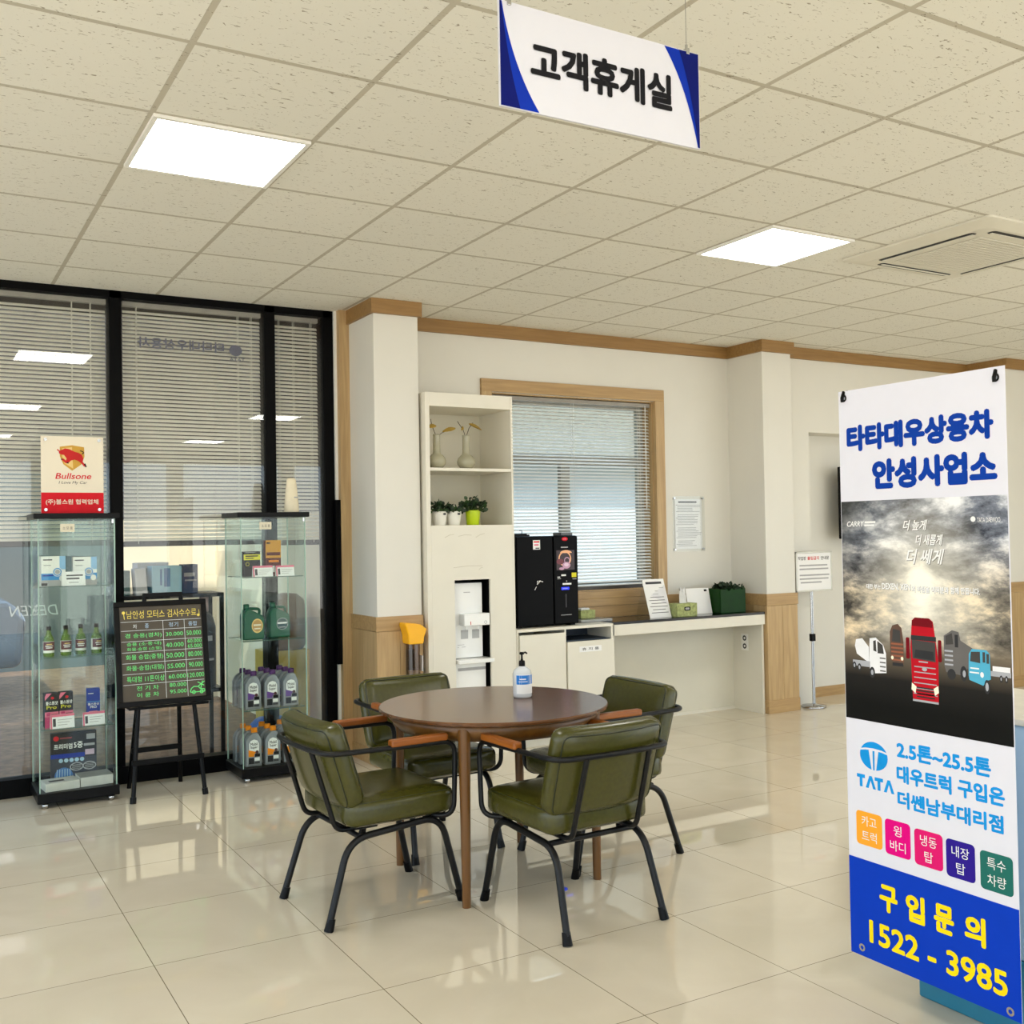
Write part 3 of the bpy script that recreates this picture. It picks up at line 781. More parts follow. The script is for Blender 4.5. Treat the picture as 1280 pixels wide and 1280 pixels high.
def art_pro(b, F, w_, h_):
    b.rect(0, w_, 0, h_ * .32, F, MAG, 0.0002); b.rect(0, w_, h_ * .32, h_ * .46, F, PINK, 0.0002)
    b.flat([(0, h_ * .9), (w_ * .1, h_), (w_ * .5, h_), (0, h_ * .8)], F, PINK, 0.0004)
    b.disc(w_ * .55, h_ * .86, w_ * .12, h_ * .04, F, RED, 0.0006)
    b.text('불스원샷', w_ * .06, w_ * .94, h_ * .66, h_ * .77, F, WHITE, 0.0006, 0.03)
    b.text('Pro', w_ * .12, w_ * .85, h_ * .54, h_ * .64, F, YEL, 0.0006, 0.03)
    b.rect(w_ * .12, w_ * .4, h_ * .34, h_ * .44, F, MAG, 0.0006); b.rect(w_ * .45, w_ * .95, h_ * .36, h_ * .39, F, BROWN, 0.0006)
carton('additive_carton', 0.072, 0.06, 0.192, 'black and pink additive carton on the third shelf, cabinet outer side', 'box', on1(0.072, 0.11, S1[0]), 0.06, art_pro, DARKC)
carton('additive_carton', 0.072, 0.06, 0.192, 'black and pink additive carton next to the blue carton', 'box', on1(0.150, 0.118, S1[0]), 0.0, art_pro, DARKC)
def art_blue(b, F, w_, h_):
    b.rect(w_ * .1, w_ * .5, h_ * .86, h_ * .88, F, WHITE, 0.0004); b.rect(0, w_, h_ * .62, h_ * .64, F, SKYB, 0.0004)
    b.text('불스원샷', w_ * .08, w_ * .92, h_ * .52, h_ * .60, F, WHITE, 0.0004, 0.02); b.text('PRO', w_ * .25, w_ * .75, h_ * .44, h_ * .505, F, WHITE, 0.0004, 0.03)
    b.rect(w_ * .15, w_ * .8, h_ * .34, h_ * .36, F, PINK, 0.0004); b.flat([(w_ * .5, h_ * .06), (w_ * .95, h_ * .06), (w_ * .75, h_ * .12)], F, WHITE, 0.0004)
carton('additive_carton', 0.07, 0.06, 0.195, 'deep blue additive carton on the third shelf of the glass cabinet', 'box', on1(0.298, 0.13, S1[0]), -0.06, art_blue, DBLUE)
card(on1(0.062, 0.030, S1[0]), 0.125, 0.078, 'pink topped price card before the black and pink cartons', art_price, 0.04)
card(on1(0.232, 0.038, S1[0]), 0.118, 0.074, 'pink topped price card before the deep blue carton', art_price, 0.04)
def art_filter(b, F, w_, h_):
    b.rect(0, w_, 0, h_ * .5, F, M('navy picture', (26, 34, 52), 0.4), 0.0002); b.rect(0, w_ * .74, h_ * .50, h_ * .585, F, DBLUE, 0.0004)
    b.disc(w_ * .12, h_ * .9, w_ * .06, h_ * .05, F, RED, 0.0004); b.rect(w_ * .2, w_ * .46, h_ * .885, h_ * .915, F, M('dim red', (140, 40, 50), .5), 0.0004)
    b.text('프리미엄', w_ * .07, w_ * .47, h_ * .68, h_ * .79, F, WHITE, 0.0005, 0.025); b.text('5중', w_ * .5, w_ * .70, h_ * .68, h_ * .81, F, WHITE, 0.0005, 0.025); b.rect(w_ * .72, w_ * .96, h_ * .71, h_ * .76, F, GREYL, 0.0004)
    b.rect(w_ * .78, w_ * .97, h_ * .84, h_ * .95, F, GREYL, 0.0004); b.rect(w_ * .75, w_ * .95, h_ * .53, h_ * .64, F, M('lilac', (206, 180, 200), .5), 0.0006)
    for k in range(5): b.disc(w_ * (.22 + .115 * k), h_ * .45, w_ * .048, w_ * .048, F, M('ice blue', (170, 200, 220), .5), 0.0004, 14)
    b.disc(w_ * .28, h_ * .14, w_ * .2, w_ * .2, F, M('filter blue', (60, 110, 170), .4), 0.0004, 24)
    for k in range(6): b.line([(w_ * (.12 + .06 * k), h_ * .02), (w_ * (.14 + .055 * k), h_ * .28)], 0.004, F, M('ice blue', (170, 200, 220), .5), 0.0006)
    b.disc(w_ * .56, h_ * .31, w_ * .15, h_ * .085, F, GREYL, 0.0008, 18); b.disc(w_ * .84, h_ * .31, w_ * .15, h_ * .085, F, GREYL, 0.0008, 18)
    b.disc(w_ * .56, h_ * .31, w_ * .125, h_ * .065, F, DARKC, 0.001, 18); b.disc(w_ * .84, h_ * .31, w_ * .125, h_ * .065, F, DARKC, 0.001, 18)
    for k in range(4):
        for cx in (.56, .84): b.rect(w_ * (cx - .10), w_ * (cx + .10), h_ * (.265 + .025 * k), h_ * (.275 + .025 * k), F, GREYL, 0.0012)
    b.rect(w_ * .48, w_ * .95, h_ * .04, h_ * .18, F, M('steel blue', (40, 66, 104), .4), 0.0004)
carton('filter_carton', 0.245, 0.05, 0.285, 'large black cabin filter carton on the cabinet floor with air vent picture', 'box', on1(0.205, 0.235, 0.085), -0.06, art_filter, DARKC)
b = MB(); b.box(-0.09, 0.09, -0.07, 0.07, 0, 0.045, M('pale grey card', (206, 204, 198), 0.55, spec=0.12), 0.002); b.rect(-0.06, 0.02, -0.03, 0.01, lambda x, y, d=0: Vector((x, y, 0.0453 + d)), GREYD, 0.0)
solo('filter_box', b, 'flat pale grey box lying on the cabinet floor, by the outer side', 'box', on1(0.115, 0.10, 0.085), 0.10)
b = MB(); b.box(-0.088, 0.088, -0.075, 0.075, 0, 0.052, M('pale grey card', (206, 204, 198), 0.55, spec=0.12), 0.002)
b.box(-0.088, 0.088, -0.075, 0.075, 0.052, 0.054, M('mid grey card', (150, 150, 146), 0.55, spec=0.12))
solo('filter_box', b, 'flat pale box with darker grey top, lying on the cabinet floor, easel side', 'box', on1(0.300, 0.125, 0.085), 0.06)

# second cabinet
t = thing('air_freshener', 'tapered cream device standing on the glass cabinet beside the jamb', 'device', on2(0.352, 0.10, 1.63), 0.2)
b = MB(); b.lathe([(0.001, 0), (0.048, 0), (0.050, 0.006), (0.046, 0.07), (0.036, 0.17), (0.031, 0.205), (0.022, 0.216), (0.001, 0.218)], M('ivory plastic', (228, 218, 190), 0.4), n=24, sy=0.7); b.build('body', t)
b = MB(); b.rect(-0.012, 0.014, 0.09, 0.098, FR((0.012, -0.0318, 0)), GREYL, 0.001); b.build('badge', t)
def art_body(b, F, w_, h_):
    b.rect(0, w_, h_ * .66, h_ * .88, F, YEL, 0.0004); b.rect(w_ * .1, w_ * .85, h_ * .79, h_ * .84, F, INK, 0.0006); b.rect(w_ * .1, w_ * .6, h_ * .71, h_ * .75, F, INK, 0.0006)
    b.ring(w_ * .22, h_ * .5, w_ * .09, w_ * .11, F, YEL, 0.0006); b.rect(w_ * .1, w_ * .7, h_ * .95, h_ * .97, F, GREYL, 0.0004)
carton('repair_carton', 0.105, 0.05, 0.155, 'charcoal carton with a yellow band on the top shelf', 'box', on2(0.10, 0.14, S2[2]), 0.05, art_body, DARKC)
def art_gold(b, F, w_, h_):
    b.rect(0, w_, h_ * .5, h_, F, AMBER, 0.0004); b.rect(w_ * .06, w_ * .3, h_ * .9, h_ * .94, F, INK, 0.0006); b.rect(w_ * .06, w_ * .95, h_ * .57, h_ * .66, F, BROWN, 0.0006)
    b.rect(w_ * .2, w_ * .85, h_ * .38, h_ * .44, F, ORNG, 0.0006)
    for k in range(4): b.rect(w_ * (.04 + .2 * k), w_ * (.18 + .2 * k), h_ * .1, h_ * .28, F, PAPER, 0.0006)
carton('repair_carton', 0.098, 0.05, 0.222, 'tall amber and brown carton on the top shelf', 'box', on2(0.245, 0.17, S2[2]), 0.0, art_gold, BROWN)
card(on2(0.085, 0.035, S2[2]), 0.125, 0.068, 'pink topped price card before the charcoal carton', art_price, 0.05)
card(on2(0.232, 0.045, S2[2]), 0.118, 0.066, 'pink topped price card before the amber carton', art_price, 0.05)
GRNP = M('dark green jug plastic', (12, 84, 58), 0.35, var=0.06)
def jug(label, loc, rz, art):
    t = thing('oil_jug', label, 'jug', loc, rz)
    b = MB()
    pr = [(-0.062, 0.0), (0.062, 0.0), (0.066, 0.01), (0.066, 0.125), (0.055, 0.15), (0.03, 0.155), (0.022, 0.165), (-0.03, 0.19), (-0.05, 0.185), (-0.066, 0.15), (-0.066, 0.01)]
    bm = bmesh.new()
    vs = [bm.verts.new((p[0], -0.04, p[1])) for p in pr]; f = bm.faces.new(vs)
    r = bmesh.ops.extrude_face_region(bm, geom=[f]); bmesh.ops.translate(bm, verts=[v for v in r['geom'] if isinstance(v, bmesh.types.BMVert)], vec=(0, 0.08, 0))
    bmesh.ops.bevel(bm, geom=bm.edges[:], offset=0.010, segments=3, affect='EDGES', profile=0.5)
    b.addbm(bm, GRNP, None, True); b.build('jug_body', t)
    b = MB(); b.lathe([(0.017, 0.17), (0.018, 0.215), (0.014, 0.218), (0.001, 0.218)], GRNP, (-0.036, 0, 0), 16); b.build('cap', t)
    b = MB(); b.tube(fillet([(0.045, 0, 0.145), (0.05, 0, 0.185), (-0.015, 0, 0.19)], 0.02), 0.009, GRNP, 8); b.build('handle', t)
    b = MB(); art(b, FR((0, -0.0412, 0))); b.build('label', t)
    return t
def aj1(b, F): b.disc(0.018, 0.085, 0.036, 0.044, F, GOLDL); b.disc(0.018, 0.085, 0.03, 0.036, F, M('tan label', (190, 150, 90), .5), 0.0006); b.rect(-0.006, 0.042, 0.085, 0.095, F, CREAM, 0.001); b.rect(-0.002, 0.038, 0.065, 0.072, F, CREAM, 0.001)
def aj2(b, F): b.disc(0.012, 0.085, 0.036, 0.036, F, M('teal label', (14, 60, 62), .4)); b.ring(0.012, 0.085, 0.034, 0.037, F, GREYL, 0.0006); b.rect(-0.018, 0.042, 0.085, 0.095, F, PAPER, 0.001); b.rect(-0.01, 0.034, 0.062, 0.067, F, GREYL, 0.001)
jug('dark green oil jug with a round tan label', on2(0.095, 0.11, S2[1]), 0.08, aj1)
jug('dark green oil jug with a dark round label', on2(0.275, 0.16, S2[1]), 0.05, aj2)
SILV = M('silver bottle plastic', (136, 138, 142), 0.32, 0.35, var=0.05)
PURP = M('purple plastic', (74, 24, 92), 0.4); PURPL = M('violet label', (96, 60, 140), 0.45)
def oil_bottle(capm, bandm, label, loc, group):
    t = thing('motor_oil_bottle', label, 'bottle', loc, 0, group)
    pr = [(-0.047, 0.0), (0.047, 0.0), (0.049, 0.008), (0.049, 0.14), (0.044, 0.165), (0.030, 0.195), (0.022, 0.205), (-0.004, 0.205), (-0.030, 0.185), (-0.049, 0.155), (-0.049, 0.008)]
    bm = bmesh.new(); vs = [bm.verts.new((p[0], -0.030, p[1])) for p in pr]; f = bm.faces.new(vs)
    r = bmesh.ops.extrude_face_region(bm, geom=[f]); bmesh.ops.translate(bm, verts=[v for v in r['geom'] if isinstance(v, bmesh.types.BMVert)], vec=(0, 0.06, 0))
    bmesh.ops.bevel(bm, geom=bm.edges[:], offset=0.007, segments=3, affect='EDGES', profile=0.5)
    b = MB(); b.addbm(bm, SILV, None, True); b.build('bottle_body', t)
    b = MB(); b.lathe([(0.017, 0.2), (0.019, 0.204), (0.019, 0.228), (0.016, 0.231), (0.001, 0.231)], capm, (0.010, 0, 0), 14); b.build('cap', t)
    b = MB(); F = FR((0, -0.0306, 0))
    b.flat([(-0.03, 0.10), (0.03, 0.085), (0.03, 0.14), (0.02, 0.158), (0.0, 0.165), (-0.02, 0.158), (-0.03, 0.14)], F, PAPER, 0)
    b.flat([(-0.034, 0.062), (0.0, 0.062), (0.0, 0.072), (0.012, 0.09), (-0.034, 0.104)], F, bandm, 0.0004)
    b.rect(-0.034, 0.0, 0.018, 0.055, F, DARKC, 0.0004); b.rect(0.002, 0.034, 0.035, 0.055, F, PAPER, 0.0004); b.rect(0.002, 0.034, 0.018, 0.031, F, GREYD, 0.0004); b.rect(0.005, 0.036, 0.060, 0.078, F, INK, 0.0008); b.disc(0.018, 0.088, 0.010, 0.010, F, M('dark red dot', (70, 26, 34), .5), 0.0008, 12)
    b.text('Mobil', -0.022, 0.022, 0.128, 0.146, F, INK, 0.0006, 0.02); b.text('Super', -0.022, 0.022, 0.106, 0.126, F, INK, 0.0006, 0.02)
    b.build('label', t)
    return t
rows = ('front row', 'middle row', 'rear row'); cols = ('door hinge far end', 'centre column', 'jamb end')
for capm, bandm, z, cname, sh in ((PURP, PURPL, S2[0] + 0.0, 'purple', 'on the third shelf'), (ORNG, ORNG, 0.085, 'orange', 'on the cabinet floor')):
    first = None
    for j in range(3):
        for i in range(3):
            lb = 'silver oil bottle with %s cap %s, %s, %s' % (cname, sh, rows[j], ('easel end', 'middle column', 'jamb end')[i])
            p = on2(0.072 + 0.118 * i + 0.012 * j * (0 if i == 0 else -1) + 0.0, 0.075 + 0.092 * j, z)
            p = on2(0.078 + 0.118 * i - 0.008 * j, 0.070 + 0.092 * j, z)
            if first is None: first = oil_bottle(capm, bandm, lb, p, '%s capped oil bottles' % cname)
            else: copy_thing(first, p, 0, lb)

# ------------------------------------------------------------------ easel and price board
t = thing('easel', 'black folding easel holding the price board between glass cabinets', 'easel', (1.31, 6.20, 0))
for s in (-1, 1):
    b = MB(); b.tube([(s * 0.20, -0.03, 0.0), (s * 0.10, 0.115, 1.16)], 0.0125, BLACK, 10)
    lg = b.build('leg', t)
    MB().tube([(s * 0.2005, -0.031, 0.0), (s * 0.1975, -0.026, 0.035)], 0.017, BLACK, 10).build('foot_cap', lg)
    b = MB(); b.tube([(s * 0.15, 0.375, 0.0), (s * 0.085, 0.13, 1.10)], 0.0125, BLACK, 10); b.build('leg', t)
b = MB(); b.box(-0.20, 0.20, -0.018, 0.004, 0.205, 0.235, BLACK, 0.003); b.build('cross_bar', t)
b = MB(); b.box(-0.145, 0.145, 0.30, 0.325, 0.215, 0.245, BLACK, 0.003); b.build('cross_bar', t)
b = MB(); b.box(-0.22, 0.22, -0.05, 0.065, 0.522, 0.537, BLACK, 0.003); b.build('ledge', t)
b = MB(); b.box(-0.11, 0.11, 0.10, 0.13, 1.14, 1.165, BLACK, 0.003); b.build('top_clamp', t)
CHALK = M('brown chalkboard', (74, 66, 54), 0.55, var=0.12, scale=9); CY = M('yellow chalk pen', (238, 218, 96), .6); CG = M('green chalk pen', (110, 232, 130), .6); CW = M('white chalk pen', (222, 228, 232), .6); CB = M('pale blue chalk pen', (170, 200, 230), .6)
t = thing('price_board', 'black framed brown price board with neon chalk lettering on the easel', 'board', (1.03, 6.155, 0.54))
BWd, BHt = 0.515, 0.592
tilt = math.atan2(0.115, 0.58)
Tb = Matrix.Rotation(-tilt, 4, 'X')
vv = Tb @ Vector((0, 0, 1))
b = MB()
fw = 0.03
for (a, c, d, e) in ((0, BWd, 0, fw), (0, BWd, BHt - fw, BHt), (0, fw, fw, BHt - fw), (BWd - fw, BWd, fw, BHt - fw)): b.box(a, c, -0.012, 0.012, d, e, BLACK, 0.003, Tb)
b.build('frame', t)
b = MB(); b.box(fw, BWd - fw, -0.004, 0.008, fw, BHt - fw, CHALK, 0, Tb)
F = FR(Tb @ Vector((0, -0.0045, 0)), (1, 0, 0), vv)
ih = BHt - 2 * fw; top = BHt - fw
def row(fr): return top - ih * fr
def ch_(s, x0, x1, fc, hh, mat, bold=0.0): b.text(s, x0, x1, row(fc) - hh / 2, row(fc) + hh / 2, F, mat, 0.0006, bold)
L = [0.16, 0.255, 0.37, 0.485, 0.60, 0.715, 0.825]
for f_ in L: b.line([(fw + 0.004, row(f_)), (BWd - fw - 0.004, row(f_))], 0.0022, F, CW, 0.0004)
for x in (0.265, 0.385): b.line([(x, row(L[0])), (x, row(0.99))], 0.0022, F, CW, 0.0004)
ch_('남안성 모터스 검사수수료', 0.068, 0.458, 0.085, 0.046, CY, 0.012)
b.disc(0.052, row(0.06), 0.009, 0.009, F, CY, 0.0006, 12); b.line([(0.052, row(0.06)), (0.056, row(0.13))], 0.004, F, CY, 0.0006); b.disc(0.468, row(0.12), 0.008, 0.008, F, CY, 0.0006, 12); b.line([(0.474, row(0.12)), (0.472, row(0.06))], 0.003, F, CY, 0.0006)
ch_('차', 0.10, 0.122, 0.21, 0.024, CW, .01); ch_('종', 0.165, 0.187, 0.21, 0.026, CB, .01); ch_('정기', 0.297, 0.350, 0.21, 0.026, CB, .01); ch_('종합', 0.408, 0.458, 0.21, 0.026, CB, .01)
ch_('경 승용(경차)', 0.055, 0.255, 0.312, 0.030, CG, .01); ch_('30.000', 0.278, 0.375, 0.312, 0.022, CG, .01); ch_('50.000', 0.395, 0.478, 0.312, 0.026, CG, .01)
ch_('승용 (소·중·대)', 0.062, 0.25, 0.402, 0.024, CG, .01); ch_('화물·승합 (소형)', 0.062, 0.25, 0.455, 0.022, CG, .01); ch_('40.000', 0.275, 0.375, 0.43, 0.025, CG, .01); ch_('60.000', 0.398, 0.478, 0.40, 0.022, CG, .01); ch_('65.000', 0.398, 0.478, 0.455, 0.022, CG, .01)
ch_('화물 승합(중형)', 0.055, 0.258, 0.542, 0.034, CG, .012); ch_('50.000', 0.275, 0.375, 0.542, 0.028, CG, .012); ch_('80.000', 0.398, 0.478, 0.542, 0.028, CG, .012)
ch_('화물·승합(대형)', 0.055, 0.258, 0.657, 0.034, CG, .012); ch_('55.000', 0.278, 0.375, 0.657, 0.026, CG, .012); ch_('90.000', 0.398, 0.478, 0.657, 0.028, CG, .012)
ch_('특대형 11톤이상', 0.055, 0.26, 0.77, 0.034, CG, .012); ch_('60.000', 0.282, 0.378, 0.77, 0.024, CG, .01); ch_('120.000', 0.388, 0.482, 0.77, 0.026, CG, .012)
ch_('전 기 차', 0.105, 0.225, 0.868, 0.026, CG, .012); ch_('이 륜 차', 0.105, 0.225, 0.94, 0.026, CG, .012); ch_('80.000', 0.285, 0.378, 0.86, 0.022, CG, .01); ch_('95.000', 0.285, 0.378, 0.93, 0.022, CG, .01)
for cx in (0.418, 0.462): b.ring(cx, row(0.955), 0.006, 0.011, F, CG, 0.0006, 14)
b.line([(0.398, row(0.95)), (0.405, row(0.915)), (0.42, row(0.895)), (0.445, row(0.90)), (0.456, row(0.925)), (0.48, row(0.93)), (0.480, row(0.955)), (0.398, row(0.955))], 0.005, F, CG, 0.0006)
b.line([(0.458, row(0.92)), (0.470, row(0.84))], 0.005, F, CG, 0.0006); b.line([(0.442, row(0.85)), (0.478, row(0.89))], 0.005, F, CG, 0.0006); b.line([(0.445, row(0.895)), (0.482, row(0.845))], 0.005, F, CG, 0.0006)
b.build('writing_surface', t)

# ------------------------------------------------------------------ cup collector on the first pillar
YELP = M('sunny yellow plastic', (246, 180, 16), 0.35, var=0.02); TUBE = glass('smoky tube', (0.55, 0.47, 0.40), 0.06, 0.6); CUP = M('paper cup', (206, 190, 160), .6)
t = thing('cup_collector', 'yellow topped clear tube for used cups on the oak pillar', 'cup collector', (2.835, 6.225, 0))
b = MB()
ybk = -0.005
top_ = [(-0.05, 0.778), (0.05, 0.778), (0.055, 0.80), (0.055, 0.818), (0.076, 0.872), (0.03, 0.905), (-0.07, 0.918), (-0.076, 0.90), (-0.055, 0.835), (-0.055, 0.80)]
bm = bmesh.new(); vs = [bm.verts.new((p[0], -0.115, p[1])) for p in top_]; f = bm.faces.new(vs)
r = bmesh.ops.extrude_face_region(bm, geom=[f]); bmesh.ops.translate(bm, verts=[v for v in r['geom'] if isinstance(v, bmesh.types.BMVert)], vec=(0, 0.105, 0))
bmesh.ops.bevel(bm, geom=bm.edges[:], offset=0.008, segments=2, affect='EDGES', profile=0.5)
b.addbm(bm, YELP); b.build('funnel', t)
b = MB(); b.tube([(0, -0.06, 0.30), (0, -0.06, 0.785)], 0.046, TUBE, 20, caps=False); b.build('tube', t)
b = MB(); b.lathe([(0.048, 0.285), (0.050, 0.29), (0.050, 0.32), (0.046, 0.32), (0.046, 0.30), (0.001, 0.30)], YELP, (0, -0.06, 0), 20); b.build('bottom_ring', t)
b = MB(); b.box(0.052, 0.056, -0.09, -0.03, 0.60, 0.70, PAPER); b.build('instruction_plate', t)
b = MB(); b.box(-0.03, 0.03, -0.016, -0.011, 0.34, 0.74, M('grey bracket', (120, 110, 100), .5)); b.build('bracket', t)
for k in range(6):
    b = MB(); b.lathe([(0.024, 0.0), (0.034, 0.075), (0.0355, 0.077), (0.033, 0.077), (0.023, 0.003)], CUP, n=18)
    solo('paper_cup', b, 'used paper cup stacked inside the clear tube under the yellow funnel', 'cup', (2.835, 6.165, 0.304 + 0.045 * k), 0, 'paper cups stacked in the tube')

# ------------------------------------------------------------------ tall white shelf unit
SX0, SX1, SYF, SYB = 2.952, 3.612, 6.18, WY - 0.02
t = thing('shelf_unit', 'tall cream shelf unit with open niches built beside the pillar', 'shelf unit', ((SX0 + SX1) / 2, SYF, 0))
hw = (SX1 - SX0) / 2; dp = SYB - SYF
wl, wr = 0.032, 0.016
b = MB()
b.box(-hw, -hw + wl, 0, dp, 0, 2.41, LAMINATE, 0.002); b.box(hw - wr, hw, 0, dp, 0, 2.41, LAMINATE, 0.002)
b.build('side_panel', t)
MB().box(-hw + wl, hw - wr, 0.0, dp, 2.32, 2.41, LAMINATE, 0.001).build('top_panel', t)
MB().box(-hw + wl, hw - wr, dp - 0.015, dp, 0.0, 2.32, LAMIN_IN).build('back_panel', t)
MB().box(-hw + wl, hw - wr, 0.004, dp - 0.015, 1.895, 1.915, LAMINATE, 0.001).build('shelf', t)
MB().box(-hw + wl, hw - wr, 0.02, dp - 0.015, 1.51, 1.535, LAMINATE, 0.001).build('shelf', t)
nx0, nx1 = 3.150 - 3.282, 3.418 - 3.282
b = MB()
b.box(-hw + wl, nx0, 0.0, 0.018, 0.0, 1.535, LAMINATE); b.box(nx1, hw - wr, 0.0, 0.018, 0.0, 1.535, LAMINATE); b.box(nx0, nx1, 0.0, 0.018, 1.172, 1.535, LAMINATE)
SCUFF = M('faint grey scuff', (196, 190, 172), .6)
Fp = FR((0, -0.0004, 0))
for (x0, z0, x1, z1) in ((-0.20, 1.455, -0.13, 1.475), (-0.10, 1.462, 0.0, 1.468), (0.03, 1.452, 0.10, 1.478), (-0.14, 1.255, 0.08, 1.262), (0.05, 1.235, 0.08, 1.25)):
    b.line([(x0, z0), ((x0 + x1) / 2, (z0 + z1) / 2 + 0.006), (x1, z1)], 0.0035, Fp, SCUFF, 0.0)
b.build('front_panel', t)
b = MB(); b.box(nx0 - 0.01, nx0, 0.018, 0.44, 0, 1.18, BLACK); b.box(nx1, nx1 + 0.01, 0.018, 0.44, 0, 1.18, BLACK); b.box(nx0, nx1, 0.018, 0.44, 1.172, 1.182, BLACK); b.box(nx0, nx1, 0.43, 0.44, 0, 1.172, BLACK)
b.build('dispenser_niche', t)

# water purifier in the niche
PW = M('gloss white plastic', (240, 241, 240), 0.18, var=0.005); PG = M('grey tap recess', (176, 178, 180), 0.4)
t = thing('water_purifier', 'white water purifier standing in the black lined niche', 'water purifier', (3.277, 6.225, 0))
MB().box(-0.117, 0.112, 0.02, 0.34, 0.648, 1.148, PW, 0.004).build('upper_body', t)
b = MB(); b.box(-0.062, 0.132, -0.05, 0.03, 0.865, 0.945, PW, 0.006)
F = FR((0, -0.0504, 0)); b.rect(-0.018, -0.012, 0.872, 0.895, F, M('small red mark', (190, 70, 60), .5), 0); b.ring(0.098, 0.885, 0.008, 0.011, F, GREYL, 0)
b.build('tap_block', t)
for x in (-0.03, 0.06): MB().tube([(x, -0.015, 0.868), (x, -0.015, 0.838)], 0.008, PW, 10).build('spout', t)
b = MB(); F = FR((0, 0.0195, 0))
for x in (-0.055, 0.03): b.rect(x, x + 0.055, 0.775, 0.835, F, PG, 0.0004); b.rect(x, x + 0.055, 0.82, 0.835, F, GREYL, 0.0008)
b.rect(-0.03, 0.02, 1.083, 1.088, F, GREYL, 0.0004); b.rect(-0.08, -0.03, 0.735, 0.738, F, GREYL, 0.0004); b.rect(-0.08, -0.07, 0.72, 0.723, F, GREYL, 0.0004); b.rect(-0.05, -0.02, 0.72, 0.723, F, GREYL, 0.0004)
b.build('tap_plate', t)
MB().box(-0.118, 0.150, -0.075, 0.10, 0.618, 0.645, PW, 0.005).build('drip_tray', t)
b = MB(); b.box(-0.112, 0.122, 0.0, 0.34, 0.02, 0.616, PW, 0.004); F = FR((0, -0.0004, 0)); b.rect(-0.09, 0.12, 0.565, 0.585, F, GREYL, 0.0); b.rect(-0.02, 0.01, 0.44, 0.444, F, GREYL, 0.0); b.build('lower_body', t)
MB().box(-0.1, 0.11, 0.02, 0.32, 0.0, 0.02, GREYD).build('plinth', t)

# vases with dried leaves
VASE = M('glazed stone vase', (164, 160, 136), 0.16, var=0.04); DRY = M('dried golden leaf', (176, 146, 58), 0.6, var=0.15); STEM = M('dark stem', (66, 52, 34), .6)
def vase(loc, label, sprigs):
    t = thing('vase', label, 'vase', loc, 0)
    b = MB(); b.lathe([(0.001, 0), (0.03, 0), (0.044, 0.008), (0.059, 0.03), (0.062, 0.048), (0.056, 0.070), (0.040, 0.088), (0.027, 0.098), (0.0245, 0.112), (0.0235, 0.215), (0.025, 0.226), (0.021, 0.226), (0.019, 0.11), (0.001, 0.10)], VASE, n=36)
    b.build('body', t)
    for st in sprigs:
        b = MB(); pts = [Vector((0, 0, 0.21))] + [Vector(p) for p in st[0]]
        b.tube(pts, 0.0022, STEM, 6)
        s_ = b.build('sprig', t)
        c = MB()
        a, e, wd = Vector(st[1][0]), Vector(st[1][1]), st[1][2]
        dr = (e - a); sd = Vector((0, 1, 0.25)).normalized()
        prof = [(0, 0.05), (0.25, 0.75), (0.5, 1.0), (0.75, 0.7), (1, 0.03)]
        vs = []
        for u, wv in prof:
            p = a + dr * u; sag = Vector((0, 0, -0.012 * math.sin(PI * u)))
            wv *= 1.7; vs += [p - sd * wd * wv + Vector((0, 0, -0.004)), p + sag * -0.5 + Vector((0, 0, 0.006 * wv)), p + sd * wd * wv + Vector((0, 0, -0.004))]
        fs = []
        for k in range(len(prof) - 1):
            for q in range(2): fs.append([3 * k + q, 3 * k + q + 1, 3 * k + q + 4, 3 * k + q + 3])
        c.add(vs, fs, DRY, True); c.add([v + Vector((0, 0, 0.0012)) for v in vs], [f[::-1] for f in fs], DRY, True)
        c.build('leaf', s_)
    return t
vase((3.072, 6.26, 1.915), 'stone coloured bottle vase beside the pillar side of the upper shelf', [
    ([(-0.03, -0.01, 0.265), (-0.046, -0.02, 0.30), (-0.05, -0.02, 0.325)], ((-0.085, -0.03, 0.268), (-0.005, -0.01, 0.283), 0.018)),
    ([(0.03, -0.02, 0.235), (0.085, -0.03, 0.262), (0.12, -0.03, 0.268)], ((0.03, -0.03, 0.245), (0.128, -0.03, 0.270), 0.020))])
vase((3.292, 6.26, 1.915), 'stone coloured bottle vase nearer the window on the upper shelf', [
    ([(-0.03, -0.02, 0.262), (-0.06, -0.02, 0.300), (-0.072, -0.02, 0.318)], ((-0.045, -0.02, 0.262), (-0.02, -0.01, 0.278), 0.010)),
    ([(0.02, -0.01, 0.275), (0.045, -0.02, 0.312)], ((0.015, -0.02, 0.305), (0.112, -0.02, 0.265), 0.028))])

